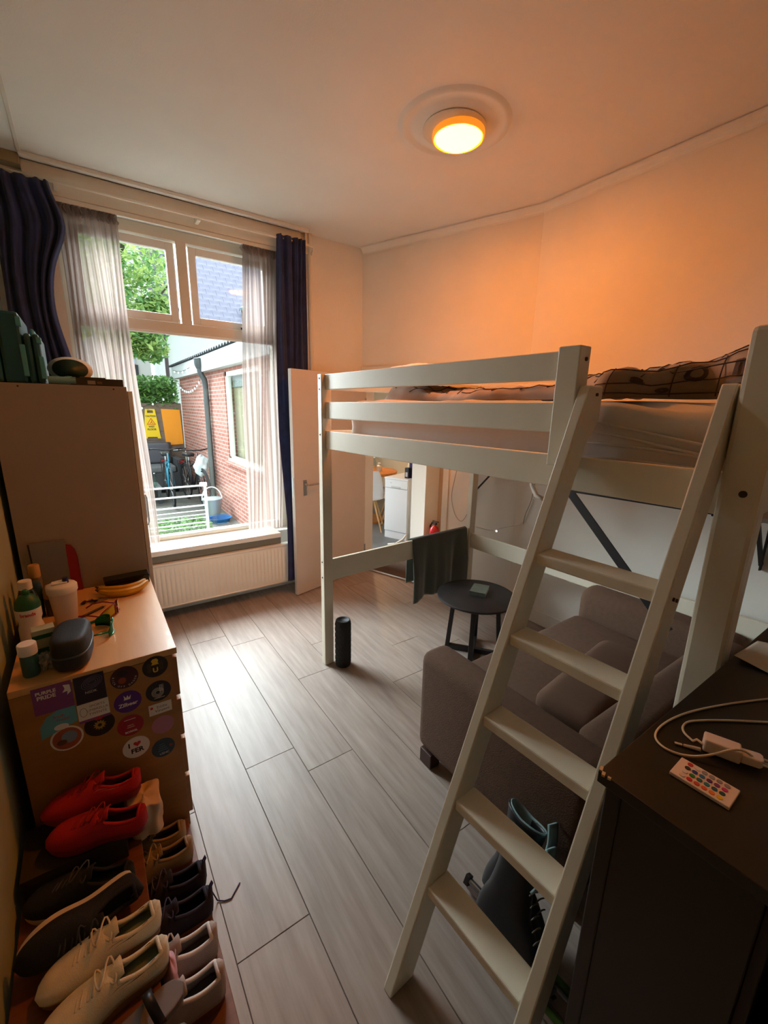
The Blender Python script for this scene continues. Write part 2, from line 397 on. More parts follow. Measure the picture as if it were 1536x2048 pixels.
def dfront(t, h):
    h = max(.02, min(.97, h)); p = dp((t-T0)/(T1-T0), .07*(1-math.sqrt(1-h*h))); return (p[0]-.004, p[1], p[2]-1.489+.001)
for ch, t, h, s in (('O', 1.765, .55, .075), ('m', 1.895, .62, .085), ('a', 1.655, .55, .05), ('o', 1.70, .25, .04), ('e', 1.89, .22, .04)):
    q = text_mesh(ch, s, lambda a, b: dfront(min(1.96, t+a), h+b/.15), bold=.003); g.add(q.v, q.f)
for t in (1.60, 1.715, 1.83, 1.945): g.tube([dfront(t, .04+.09*i) for i in range(11)], .002, 4)
for h in (.12, .42, .9): g.tube([dfront(1.5+.03*i, h) for i in range(16)], .002, 4)
for ch, t, n, s in (('b', 1.60, .62, .09), ('k', 1.77, .62, .09), ('s', 1.92, .62, .09), ('R', 1.2, .45, .09), ('A', .9, .45, .09), ('P', .5, .6, .1)):
    q = dglyph(ch, t, n, s); g.add(q.v, q.f)
for k in range(14):
    t = .25+k*.128
    g.tube([dput(t, n) for n in [dn0(t)+.02+.05*i for i in range(18)] if n < 1.3], .0022, 4)
for k in range(5):
    g.tube([dput(t, .345+.125*k) for t in [.3+.03*i for i in range(55)] if t < 1.96 and .345+.125*k > dn0(t)+.015], .0022, 4)
build('print', g, m_print, dvm, local=True)
# pillow at the window end
pl = thing('pillow', 'white pillow at the window end of the loft bed', 'pillow', (BL[0], BL[1], 1.489), BR)
def pil(u, v):
    a, b = 2*u-1, 2*v-1; th = .075*(max(0, (1-a**4))*max(0, (1-b**4)))**.5
    return a, b, th
def pilg(sgn):
    return lambda u, v: (.70+.32*pil(u, v)[0], -.30+.19*pil(u, v)[1], 1.915-1.489+(sgn*pil(u, v)[2])*.6+.008*noise2(u*6, v*6))
build('pillow_case', G().grid(pilg(1), 24, 20).grid(pilg(-1), 24, 20), m_sheet, pl, local=True, smooth=True)

# ---- ladder leaning on the bed
lad = thing('bed_ladder', 'white wooden ladder leaning against the side of the loft bed', 'ladder', BL, BR)
def lx(z): return -.692+.3985*z          # front edge of the stiles
def stile(t0, t1, zt):
    def sec(z, dx=.09): return lx(z), lx(z)+dx
    g = G(); a0, a1 = sec(0); b0, b1 = sec(zt)
    b0 = max(b0, .012)
    poly = [(a0, -t0, 0), (a1, -t0, 0), (lx(zt-.17)+.09, -t0, zt-.17), (b1-.01, -t0, zt-.10), (b1-.01, -t0, zt), (lx(zt)-.0, -t0, zt)]
    return g.prism(poly, (0, -(t1-t0), 0))
s_a = build('stile', stile(1.580, 1.614, 1.778), m_white, lad, local=True, bev=.004)
s_b = build('stile', stile(1.932, 1.966, 1.772), m_white, lad, local=True, bev=.004)
build('bolt', G().cyl((lx(1.755)+.05, -1.619, 1.752), (lx(1.755)+.05, -1.612, 1.752), .005, seg=8), m_bolt, s_a, local=True)
for q in (.02, .045):
    build('bolt', G().cyl((lx(1.30)+q, -1.9665, 1.282-q*.4), (lx(1.30)+q, -1.970, 1.282-q*.4), .005, seg=8), m_bolt, s_b, local=True)
for z in (.324, .574, .820, 1.056, 1.291):
    x = lx(z)
    build('tread', G().box(x+.004, x+.088, -1.933, -1.613, z-.034, z), mat('pale_tread', '#e6e0cc', .42, var=.03), lad, local=True, bev=.005)

# ---- towel over the low end rail
m_towel = mat('dark_green_grey_cotton', '#4b514a', .95, bump=.6, bscale=160, var=.08, sheen=.4)
tw = thing('towel', 'dark green grey towel hanging over the low end rail of the bed', 'towel', BL, BR)
def towel(u, v):
    x = .755+.60*u; L = .02; tot = .50+.03+.36; s = v*tot
    fold = .010*math.sin(u*22)+.006*math.sin(u*37+1)
    if s < .50: d = .50-s; y, z = -.036-.018*(1+math.sin(u*14+.5))*min(1, d/.3)-fold*min(1, d*3), .749-d-.05*u*(d/.5)*-1 + .012*math.sin(u*9)*(d/.5)
    elif s < .53: a = (s-.5)/.03*math.pi; y, z = -.021-.016*math.cos(a), .749+.010*math.sin(a)
    else: d = s-.53; y, z = -.004+.012+fold*.5*min(1, d*3)+.01*min(1, d/.2), .749-d
    return (x, y, z)
build('cloth', G().grid(towel, 60, 50), m_towel, tw, local=True, smooth=True, solid=.004, soff=1)

# ---- door leaf standing open
hp = wp(D0+.012, -.02); fe = Vector((1.433, 3.414, 0)); dd = (fe-hp).normalized(); dnm = Vector((dd.y, -dd.x, 0))
if dnm.y > 0: dnm = -dnm
fe = hp+dd*.905
m_door = mat('white_door_paint', '#cfc4ba', .45, var=.02)
door = struct('door_1', G().prism([hp, fe, fe-dnm*.04, hp-dnm*.04], (0, 0, 1.995)), m_door, bev=.003); door.location.z = .006
def dpt(s, off, z): return fe-dd*s+dnm*off+Vector((0, 0, z))
hb = build('door_handle', G().cyl(dpt(.115, .004, 1.03), dpt(.115, .045, 1.03), .009).tube([dpt(.115, .045, 1.03), dpt(.13, .052, 1.03), dpt(.235, .050, 1.03)], .0085), m_chrome, door, smooth='auto')
build('escutcheon', G().prism([dpt(.095, .001, .93), dpt(.135, .001, .93), dpt(.135, .001, 1.07), dpt(.095, .001, 1.07)], dnm*.004), m_chrome, hb, bev=.001)
build('lock_plate', G().prism([dpt(-.0005, -.01, .93), dpt(-.0005, -.03, .93), dpt(-.0005, -.03, 1.10), dpt(-.0005, -.01, 1.10)], -dd*-.002), m_chrome, door)
build('hinge', G().cyl(hp+dnm*.004+Vector((0, 0, .2)), hp+dnm*.004+Vector((0, 0, .29)), .009).cyl(hp+dnm*.004+Vector((0, 0, 1.7)), hp+dnm*.004+Vector((0, 0, 1.79)), .009), m_chrome, door)
g = G(); wseg(g, D0, D1, 0, .012, .04, -.022); struct('trim_11', g, mat('aluminium_strip', '#a7acb0', .35, metal=.8), bev=.003)

# ---- radiator
rad = thing('radiator', 'white ribbed panel radiator under the window sill', 'radiator', (.5, 3.6, .1))
RX0, RX1, RZ0, RZ1, RY = -.20, 1.62, .11, .478, 3.530
m_rad = mat('radiator_enamel', '#f0eadd', .4)
def rp(u, v):
    x = RX0+(RX1-RX0)*u; e = min(v, 1-v); z = RZ0+(RZ1-RZ0)*v
    ph = (x/.0333) % 1; rib = max(0, math.sin(ph*math.pi))**.6
    amp = .009*min(1, max(0, (e-.09)/.06))
    return (x, RY-amp*rib*1.0+.0, z)
build('front_panel', G().grid(rp, 440, 16), m_rad, rad, smooth=True, solid=.004)
build('casing', G().box(RX0, RX1, RY+.004, RY+.016, RZ0, RZ1).box(RX0-.002, RX1+.002, RY-.004, RY+.06, RZ1-.004, RZ1+.004).box(RX0-.004, RX0, RY-.004, RY+.06, RZ0, RZ1).box(RX1, RX1+.004, RY-.004, RY+.06, RZ0, RZ1).box(RX0, RX1, RY+.04, RY+.052, RZ0, RZ1), m_rad, rad, bev=.002)
build('edge_roll', G().cyl((RX0, RY+.002, RZ0+.008), (RX1, RY+.002, RZ0+.008), .008).cyl((RX0, RY+.002, RZ1-.008), (RX1, RY+.002, RZ1-.008), .008), m_rad, rad, smooth=True)
for x in (.1, 1.2): build('wall_bracket', G().box(x, x+.03, RY+.05, YW-.001, .2, .4), m_rad, rad)

# ---- curtain rod and curtains
ry, rz = 3.605, 3.0
rod = thing('curtain_rod', 'thin white curtain rod running across the window lintel', 'curtain rod', (.7, ry, rz))
build('rod', G().tube([(-.33, ry, rz), (.3, ry, rz), (1.0, ry, rz), (1.69, ry, rz), (1.735, ry+.01, rz-.003), (1.752, ry+.045, rz-.02), (1.755, ry+.09, rz-.05)], .0085, 10), m_lintel, rod, smooth=True)
for x in (.02, .84, 1.66):
    build('bracket', G().box(x-.012, x+.012, ry-.004, 3.69, rz-.02, rz+.016), m_lintel, rod, bev=.002)
build('sheer_track', G().box(-.02, 1.45, 3.69, 3.708, 2.925, 2.952), m_lintel, rod)
m_cur = mat('navy_curtain_cloth', '#262f58', .9, var=.35, scale=9, bump=.3, bscale=90, sheen=.1)
def drape(x0t, x1t, x0b, x1b, y, zt, zb, folds, amp, seed, shape=None):
    def fn(u, v):
        e = 1-v
        x = (x0t+(x1t-x0t)*u)*e+(x0b+(x1b-x0b)*u)*v
        a = amp*(.55+.45*math.sin(v*2+seed)) if v > .04 else amp*.6
        yy = y+a*math.sin(u*folds*2*math.pi+.5*math.sin(v*3+seed)+.7*math.sin(u*5+seed))+.3*a*math.sin(u*folds*4.6*math.pi+v*2)
        x += .012*math.sin(v*6+u*9+seed)
        if shape: x, yy = shape(u, v, x, yy)
        return (x, yy, zt+(zb-zt)*v)
    return fn
def shL(u, v, x, y):
    z = v
    k = math.exp(-((v-.10)/.07)**2)
    return x+.07*u*k-.05*u*math.exp(-((v-.3)/.12)**2), y-.02*k*u
dc = thing('dark_curtain', 'navy blue curtain hanging behind the tool cases by the sage wall', 'curtain', (-.15, 3.58, .2), group='navy curtains')
build('cloth', G().grid(drape(-.315, -.02, -.31, .0, 3.585, 2.985, .62, 5, .028, 1.0, shL), 70, 60), m_cur, dc, smooth=True, solid=.003)
dc = thing('dark_curtain', 'navy blue curtain hanging between the window and the white door', 'curtain', (1.52, 3.58, .14), group='navy curtains')
build('cloth', G().grid(drape(1.405, 1.665, 1.350, 1.60, 3.585, 3.02, .135, 4.5, .026, 2.4, lambda u, v, x, y: (x, y-.105*max(0, min(1, (v-.55)/.25)))), 70, 60), m_cur, dc, smooth=True, solid=.003)
def sheer_mat():
    m = bpy.data.materials.new('sheer_voile'); m.use_nodes = True; nt = m.node_tree; nt.nodes.clear()
    o = nt.nodes.new('ShaderNodeOutputMaterial'); t = nt.nodes.new('ShaderNodeBsdfTransparent'); tl = nt.nodes.new('ShaderNodeBsdfTranslucent'); df = nt.nodes.new('ShaderNodeBsdfDiffuse')
    tl.inputs[0].default_value = lin('#a4948d'); df.inputs[0].default_value = lin('#a3958e')
    a = nt.nodes.new('ShaderNodeMixShader'); a.inputs[0].default_value = .5; nt.links.new(tl.outputs[0], a.inputs[1]); nt.links.new(df.outputs[0], a.inputs[2])
    b = nt.nodes.new('ShaderNodeMixShader'); b.inputs[0].default_value = .86; nt.links.new(t.outputs[0], b.inputs[1]); nt.links.new(a.outputs[0], b.inputs[2])
    nt.links.new(b.outputs[0], o.inputs[0]); return m
m_sheer = sheer_mat()
sc = thing('sheer_curtain', 'white sheer curtain gathered beside the wardrobe', 'curtain', (.2, 3.69, .6), group='sheer curtains')
build('voile', G().grid(drape(-.01, .335, .0, .37, 3.705, 2.925, .60, 9, .018, .3), 120, 60), m_sheer, sc, smooth=True)
build('heading_tape', G().grid(drape(-.01, .335, -.01, .335, 3.704, 2.935, 2.865, 14, .014, .3), 120, 4), m_sheer, sc, smooth=True)
sc = thing('sheer_curtain', 'white sheer curtain gathered next to the navy curtain by the door', 'curtain', (1.3, 3.69, .6), group='sheer curtains')
build('voile', G().grid(drape(1.165, 1.46, 1.085, 1.42, 3.705, 2.925, .592, 8, .018, 1.7), 110, 60), m_sheer, sc, smooth=True)
build('heading_tape', G().grid(drape(1.165, 1.46, 1.165, 1.46, 3.704, 2.935, 2.865, 12, .014, 1.7), 110, 4), m_sheer, sc, smooth=True)

# ---- ceiling lamp in its plaster rose
LC = (1.745, 1.945); LP = (1.768, 1.935)
rose = struct('trim_12', G().lathe([(0, -.013), (.196, -.013), (.206, -.005), (.238, -.004), (.250, -.010), (.268, -.011), (.278, -.006), (.290, 0)], (LC[0], LC[1], ZC), 64), m_ceil, smooth='auto', label='round plaster ceiling rose around the lamp')
lamp = thing('ceiling_lamp', 'round glowing orange ceiling lamp in the plaster rose', 'lamp', (LC[0], LC[1], ZC-.014))
build('lamp_base', G().lathe([(.0, 0), (.160, 0), (.162, -.005), (.152, -.012), (.118, -.016), (.0, -.017)], (LC[0], LC[1], ZC-.014), 48), mat('white_lamp_base', '#e8dcc6', .5), lamp, smooth='auto')
m_glow = mat('lamp_glass', '#fff2c0', .5, emit=(1.0, .25, .004), estr=225)
build('lamp_rim', G().lathe([(.124, -.014), (.134, -.015), (.136, -.028), (.133, -.042), (.125, -.044), (.1242, -.028), (.124, -.014)], (LP[0], LP[1], ZC-.014), 48), mat('amber_glass_rim', '#d98a2a', .4, emit=(1.0, .30, .02), estr=.9), lamp, smooth=True)
build('lamp_shade', G().lathe([(.116, -.016), (.1225, -.026), (.1215, -.038), (.105, -.052), (.07, -.060), (.03, -.063), (0.0001, -.064)], (LP[0], LP[1], ZC-.014), 48), m_glow, lamp, smooth=True)

# ---- wardrobe
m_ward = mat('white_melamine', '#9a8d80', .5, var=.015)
wr = thing('wardrobe', 'plain white wardrobe standing between the dresser and the window', 'wardrobe', (-.06, 2.9, 0))
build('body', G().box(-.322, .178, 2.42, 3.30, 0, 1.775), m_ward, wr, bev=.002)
for i, (a, b) in enumerate(((2.422, 2.859), (2.861, 3.298))):
    d = build('wardrobe_door', G().box(.180, .200, a, b, .06, 1.755), mat('white_door_front', '#d9d5cc', .4), wr, bev=.002)
    hy = 2.80 if i == 0 else 2.92
    build('handle', G().tube([(.2, hy, 1.0), (.235, hy, 1.0), (.24, hy, 1.02), (.24, hy, 1.16), (.235, hy, 1.18), (.2, hy, 1.18)], .005), m_chrome, d, smooth=True)
for x in (-.22, .125): build('dowel_cap', G().cyl((x, 2.4185, 1.762), (x, 2.4205, 1.762), .004, seg=8), m_bolt, wr)

# ---- dresser
def birch():
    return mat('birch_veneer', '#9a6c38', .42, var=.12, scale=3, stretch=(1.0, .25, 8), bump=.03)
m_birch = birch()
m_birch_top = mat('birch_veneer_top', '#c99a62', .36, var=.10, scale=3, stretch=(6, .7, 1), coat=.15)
dr = thing('dresser', 'birch chest of drawers covered in round and square stickers', 'dresser', (-.07, 2.0, 0))
DX0, DX1, DY0, DY1, DZt = -.305, .160, 1.60, 2.405, .816
build('side_panel', G().box(DX0, DX1, DY0, DY0+.025, 0, DZt-.026), m_birch, dr, bev=.001)
build('side_panel', G().box(DX0, DX1, DY1-.025, DY1, 0, DZt-.026), m_birch, dr, bev=.001)
build('back_panel', G().box(DX0, DX0+.01, DY0+.025, DY1-.025, .03, DZt-.026), m_birch, dr)
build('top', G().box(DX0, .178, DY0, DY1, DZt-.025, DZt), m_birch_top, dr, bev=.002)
dz = [(.055, .232), (.252, .412), (.432, .592), (.612, .775)]
for a, b in dz:
    d = build('drawer', G().box(.150, .176, DY0+.006, DY1-.006, a, b), m_birch, dr, bev=.003)
    build('drawer_box', G().box(DX0+.03, .148, DY0+.035, DY1-.035, a+.01, b-.03), m_birch, d)
build('plinth', G().box(.13, .145, DY0+.025, DY1-.025, 0, .05), m_birch, dr)

# ---- sofa
m_sofa = mat('taupe_weave', '#5c4434', .95, var=.10, scale=40, bump=.6, bscale=220)
sf = thing('sofa', 'taupe brown fabric two seat sofa below the loft bed', 'sofa', (1.9, .9, 0))
def rbox(x0, x1, y0, y1, z0, z1, r, n=5, fz=1):
    """soft box: superellipse-like rounded block"""
    g = G(); bm = bmesh.new(); bmesh.ops.create_cube(bm, size=1)
    bmesh.ops.scale(bm, vec=(x1-x0, y1-y0, z1-z0), verts=bm.verts); bmesh.ops.translate(bm, vec=((x0+x1)/2, (y0+y1)/2, (z0+z1)/2), verts=bm.verts)
    bmesh.ops.bevel(bm, geom=list(bm.edges), offset=r, segments=n, profile=.5, affect='EDGES')
    bm.verts.ensure_lookup_table(); idx = {v: i for i, v in enumerate(bm.verts)}
    g.add([tuple(v.co) for v in bm.verts], [tuple(idx[v] for v in f.verts) for f in bm.faces]); bm.free(); return g
build('arm', rbox(1.165, 1.335, .50, 1.365, .075, .600, .055), m_sofa, sf, smooth=True)
build('arm', rbox(2.47, 2.68, .50, 1.365, .075, .620, .085), m_sofa, sf, smooth=True)
build('base', rbox(1.30, 2.52, .52, 1.33, .075, .30, .02), m_sofa, sf, smooth='auto')
build('seat_cushion', rbox(1.338, 1.902, .62, 1.350, .285, .445, .05), m_sofa, sf, smooth=True)
build('seat_cushion', rbox(1.906, 2.468, .62, 1.350, .285, .445, .05), m_sofa, sf, smooth=True)
build('backrest', rbox(1.30, 2.52, .485, .66, .075, .62, .05), m_sofa, sf, smooth=True)
m_foot = mat('dark_wood_foot', '#3a2119', .5)
for x, y in ((1.20, 1.29), (1.20, .57), (2.62, 1.29), (2.62, .57)):
    build('foot', G().box(x-.03, x+.03, y-.04, y+.04, 0, .078), m_foot, sf, bev=.004)
pw = thing('sofa_cushion', 'brown scatter cushion lying on the sofa seat', 'cushion', (1.74, .80, .445), rotz=.12)
build('cover', rbox(-.34, .36, -.13, .14, .004, .14, .062, 6), mat('brown_velour', '#5e4433', .9, var=.1, bump=.3), pw, local=True, smooth=True)

# ---- round coffee table
tb = thing('coffee_table', 'round black coffee table with crossed base beside the sofa', 'table', (2.10, 1.87, 0))
m_bt = mat('black_stained_wood', '#1b1b1d', .5, var=.15, scale=4, stretch=(8, 1, 1))
build('tabletop', G().lathe([(0.0001, .430), (.262, .430), (.272, .437), (.272, .447), (.264, .452), (0.0001, .452)], (2.10, 1.87, 0), 56), m_bt, tb, smooth='auto')
for k in range(4):
    a = math.radians(38+90*k); c, s = math.cos(a), math.sin(a)
    build('leg', G().bar((2.10+.185*c, 1.87+.185*s, 0), (2.10+.150*c, 1.87+.150*s, .431), .03, .03, (c, s, 0)), m_bt, tb, bev=.003)
for k in range(2):
    a = math.radians(38+90*k); c, s = math.cos(a), math.sin(a)
    build('crossbar', G().bar((2.10-.185*c, 1.87-.185*s, .022+.001*k), (2.10+.185*c, 1.87+.185*s, .022+.001*k), .03, .032), m_bt, tb, bev=.003)
bk = thing('book', 'small grey green paperback lying on the black coffee table', 'book', (2.145, 1.885, .452), rotz=.55)
build('cover', G().box(-.075, .075, -.055, .055, .026, .029).box(-.075, .075, -.055, .055, 0, .003).box(-.077, -.073, -.055, .055, 0, .029), mat('grey_green_cover', '#5e665c', .5, var=.2, scale=25), bk, local=True)
build('pages', G().box(-.073, .072, -.053, .053, .003, .026), mat('paper_edge', '#cfc9b4', .9), bk, local=True)

# ---- foam roller
fr = thing('foam_roller', 'black textured foam roller standing by the bed post', 'foam roller', (1.247, 2.245, 0))
g = G()
def rol(u, v):
    a = u*2*math.pi; z = v*.33
    k = .5+.5*math.sin(z*150+(1 if int(u*24) % 2 else -1)*math.sin(u*24*math.pi*2)*2.2)
    e = min(v, 1-v); amp = .0045*min(1, e*12)
    r = .0495+amp*k*(1 if math.sin(u*24*math.pi*2) > -.7 else .1)
    if e < .02: r -= .004*(1-e/.02)
    return (r*math.cos(a), r*math.sin(a), z)
m_roll = mat('black_eva_foam', '#1c1f22', .7)
build('shell', G().grid(rol, 144, 90), m_roll, fr, local=True, smooth=True)
build('end_ring', G().lathe([(.036, .325), (.038, .334), (.047, .334), (.049, .328)], seg=40), m_roll, fr, local=True, smooth=True)
build('core', G().lathe([(0.0001, .322), (.038, .322)], seg=32), mat('grey_core', '#7d7a72', .7), fr, local=True)

# ---- black bookcase at the end of the bed
m_desk = mat('black_brown_lacquer', '#15110e', .42, var=.3, scale=7, coat=.1)
ds = thing('bookcase', 'low black brown bookcase with chipped top corner beside the ladder', 'bookcase', (1.2, .16, 0))
BZ = 1.10
build('top', G().box(.656, 1.80, .028, .281, BZ-.022, BZ), m_desk, ds, bev=.002)
build('side_panel', G().box(.680, .700, .055, .272, 0, BZ-.022), m_desk, ds, bev=.001)
build('side_panel', G().box(1.76, 1.78, .055, .272, 0, BZ-.022), m_desk, ds, bev=.001)
build('corner_post', G().box(.677, .703, .246, .274, 0, BZ-.022), m_desk, ds, bev=.003)
build('back_board', G().box(.70, 1.76, .262, .272, .03, BZ-.022), m_desk, ds)
build('cabinet_door', G().box(.702, 1.229, .040, .056, .06, BZ-.03), m_desk, ds, bev=.002)
build('cabinet_door', G().box(1.232, 1.76, .040, .056, .06, BZ-.03), m_desk, ds, bev=.002)
for z in (.06, .40, .74): build('shelf', G().box(.70, 1.76, .06, .262, z, z+.018), m_desk, ds)
m_chip = mat('bare_chipboard', '#c9b48e', .9)
g = G()
for x, y, a in ((.665, .280, .005), (.6572, .272, .004), (.6572, .262, .002)):
    g.obox((x, y, BZ-.001), (1, .3, 0), (-.3, 1, 0), (0, 0, 1), a, .0025, .002)
build('chipped_edge', g, m_chip, ds)
wc = thing('white_cabinet', 'white cabinet standing in front of the black bookcase', 'cabinet', (1.2, -.2, 0))
build('body', G().box(.700, 1.6, -.50, .020, 0, .98), m_white, wc, bev=.003)
build('top', G().box(.695, 1.6, -.505, .022, .98, 1.0), m_white, wc, bev=.003)
# ================================================================== SMALL THINGS INDOORS
# ---- stickers on the dresser side (parts of the dresser)
YS = DY0
def disc(x, z, r, th=.0008, n=36, ex=1, ez=1, off=0):
    return G().prism([(x+r*ex*math.cos(2*math.pi*k/n), YS-off, z+r*ez*math.sin(2*math.pi*k/n)) for k in range(n)], (0, -th, 0))
def rect(x0, x1, z0, z1, th=.0008, off=0): return G().box(x0, x1, YS-off-th, YS-off, z0, z1)
SM = lambda n, c: mat('print_'+n, c, .5)
m_pw, m_pk, m_py, m_pr = SM('white', '#dedad2'), SM('black', '#16171c'), SM('yellow', '#d9b62e'), SM('red', '#c2202e')
def stk(g, m, label=None): return build('sticker', g, m, dr, label=label)
def prt(par, g, m): return build('print', g, m, par)
def stext(par, s, x, z, size, m, off=.0012, bold=0, tilt=0):
    c, q = math.cos(tilt), math.sin(tilt)
    return prt(par, text_mesh(s, size, lambda u, v: (x+u*c-v*q, YS-off, z+u*q+v*c), bold=bold), m)
a = stk(rect(-.250, -.145, .705, .803), SM('plum', '#7a3f7d'), 'purple sticker reading PURPLE PRIDE')
stext(a, 'PURPLE', -.214, .782, .016, m_pw, bold=.0006); stext(a, 'PRIDE', -.214, .765, .019, m_pw, bold=.0006)
prt(a, G().prism([(-.168, YS-.001, .792), (-.150, YS-.001, .788), (-.149, YS-.001, .762), (-.160, YS-.001, .752), (-.158, YS-.001, .766), (-.172, YS-.001, .764), (-.164, YS-.001, .776)], (0, -.0004, 0)), m_pw)
a = stk(rect(-.140, -.054, .728, .803).add(*(lambda g: (g.v, g.f))(rect(-.140, -.054, .700, .728))), SM('navy', '#1c1b3a'), 'dark navy rectangular sticker with an oval swirl')
g = G()
for k in range(4): g.tube([(-.095+(.030-.006*k)*math.cos(t/12*math.pi)*1+.005, YS-.0012, .772+(.022-.005*k)*math.sin(t/12*math.pi)+.25*(.030-.006*k)*math.cos(t/12*math.pi)) for t in range(25)], .0007, 4)
prt(a, g, SM('lilac', '#6d6690')); stext(a, 'NSDK', -.096, .738, .013, m_pw)
a = stk(rect(-.142, -.052, .635, .698, off=.0002), m_pw, 'white rectangular sticker with three lines of print')
prt(a, rect(-.142, -.052, .626, .636, off=.0005), SM('plum', '#7a3f7d'))
for i, s in enumerate(('SPORTS', 'UMBRELLA', 'TWENTE')): stext(a, s, -.086, .682-.015*i, .013, SM('grey', '#6b6863'))
g = G()
for k in range(16):
    t, t2 = 2*math.pi*k/16, 2*math.pi*(k+1)/16
    g.bar((-.126+.010*math.cos(t), YS-.0012, .666+.017*math.sin(t)), (-.126+.010*math.cos(t2), YS-.0012, .666+.017*math.sin(t2)), .0006, .0012)
prt(a, g, SM('grey', '#6b6863'))
a = stk(disc(.004, .754, .043), SM('aubergine', '#3f1727'), 'dark red round sticker with lettered rim')
prt(a, disc(-.004, .744, .012, off=.0006), SM('rust', '#8a3a24'))
prt(a, disc(-.001, .772, .017, off=.0006, ez=.7), m_pk)
for i, ch in enumerate('KICK OFF DAGEN'):
    t = math.radians(165+i*14); stext(a, ch, .004+.035*math.cos(t), .754+.035*math.sin(t), .009, m_pw, tilt=t+math.pi/2)
a = stk(disc(.102, .762, .042), m_pk, 'black round sticker with a yellow figure')
prt(a, G().prism([(x+.102, YS-.001, z+.780) for x, z in ((-.006, .014), (.006, .014), (.012, .006), (.009, -.002), (.012, -.010), (-.012, -.010), (-.008, -.001), (-.012, .006))], (0, -.0004, 0)), m_py)
stext(a, 'U', .102, .748, .026, m_py, bold=.001)
g = G()
for s_ in (-1, 1):
    for k in range(3): g.bar((.102+s_*(.016+.004*k), YS-.0012, .745), (.102+s_*(.013+.005*k), YS-.0012, .780), .0005, .0008)
prt(a, g, SM('olive', '#6f6326'))
a = stk(disc(.103, .659, .042), SM('midnight', '#151c2c'), 'navy round sticker with a striped letter d')
g = G()
for k in range(4):
    r = .008+.0038*k
    pts = [(.100+r*math.cos(t), YS-.0012, .654+r*math.sin(t)) for t in [2*math.pi*i/24 for i in range(25)]]
    g.tube(pts, .0007, 4); g.tube([(.100+r, YS-.0012, .654), (.100+r, YS-.0012, .684)], .0007, 4)
prt(a, g, m_pw); prt(a, rect(.086, .122, .6305, .632, off=.001), m_pw)
a = stk(disc(.004, .655, .043), SM('violet', '#4c2080'), 'violet round sticker with a crown and lettering')
stext(a, 'Zilbeer', .004, .644, .020, m_pw, bold=.0006)
prt(a, G().prism([(x+.002, YS-.001, z+.664) for x, z in ((-.010, 0), (.010, 0), (.014, .016), (.006, .007), (.003, .018), (-.002, .007), (-.009, .020), (-.008, .006))], (0, -.0004, 0)), m_pw)
a = stk(rect(.064, .141, .563, .608), m_pw, 'white rectangular sticker with a small red heart')
stext(a, 'Eddie', .108, .592, .016, SM('grey', '#6b6863')); stext(a, 'Vinzent', .108, .577, .016, m_pk); prt(a, disc(.074, .594, .005, off=.0006), m_pr)
a = stk(disc(-.087, .602, .045), m_pk, 'black round sticker with a gold lion emblem')
g = G(); g.prism([(-.087+(.020 if k % 2 else .013)*math.cos(2*math.pi*k/24), YS-.001, .600+(.020 if k % 2 else .013)*math.sin(2*math.pi*k/24)) for k in range(24)], (0, -.0004, 0))
prt(a, g, SM('gold', '#a8813a')); prt(a, disc(-.087, .600, .006, off=.0014), m_pk)
prt(a, G().prism([(x-.087, YS-.001, z+.622) for x, z in ((-.010, 0), (.010, 0), (.013, .012), (.005, .006), (0, .014), (-.005, .006), (-.013, .012))], (0, -.0004, 0)), m_pr)
a = stk(disc(.002, .556, .042), SM('crimson', '#9c1f33'), 'crimson round sticker with short white lines')
for z, wd_ in ((.580, .018), (.556, .010), (.548, .012)): prt(a, rect(.002-wd_, .002+wd_, z, z+.0016, off=.0008), m_pw)
stext(a, 'BORREL', .002, .530, .011, m_pw, bold=.0004)
a = stk(disc(.104, .512, .038), SM('faded_pink', '#b0758a'), 'faded pink round sticker'); 
a = stk(disc(.010, .457, .044), m_pw, 'white round sticker reading I heart FER')
stext(a, 'I', -.012, .470, .026, m_pk, bold=.001); stext(a, 'FER', .012, .443, .026, m_pk, bold=.001)
prt(a, G().prism([(.014+.012*16*math.sin(t)**3/16, YS-.001, .471+.012*(13*math.cos(t)-5*math.cos(2*t)-2*math.cos(3*t)-math.cos(4*t))/16) for t in [2*math.pi*k/30 for k in range(30)]], (0, -.0004, 0)), m_pr)
a = stk(disc(.096, .411, .040), SM('petrol', '#1f4257'), 'petrol blue round sticker with white strokes')
for k in range(4): prt(a, rect(.078+k*.002, .112-k*.004, .400+k*.009, .402+k*.009, off=.0008), SM('lightblue', '#5b7f94'))
prt(a, disc(.122, .412, .006, off=.0006), SM('rust', '#8a3a24')); stext(a, 'USHC', .098, .386, .013, m_pw)
a = stk(G().prism([(-.249+.104*u, YS, v) for u, v in ((.02, .612), (1, .645), (1, .704), (.55, .706), (.25, .690), (.05, .660))], (0, -.0008, 0)), SM('skyblue', '#5aa2b4'), 'sky blue sticker with red script')
stext(a, 'fresh', -.192, .682, .015, m_pr); stext(a, 'Travel', -.183, .667, .015, m_pr); prt(a, disc(-.190, .640, .020, off=.0006, ez=.55), m_pw)
a = stk(disc(-.181, .590, .046), m_pw, 'oval sticker with pale rim and coloured picture'); prt(a, disc(-.181, .590, .040, off=.0005), SM('brick', '#a2543c')); prt(a, disc(-.174, .594, .022, off=.0009), SM('bluegrey', '#7d8fa6')); prt(a, disc(-.196, .580, .014, off=.0012, ez=.7), SM('brown', '#5c3c22'))

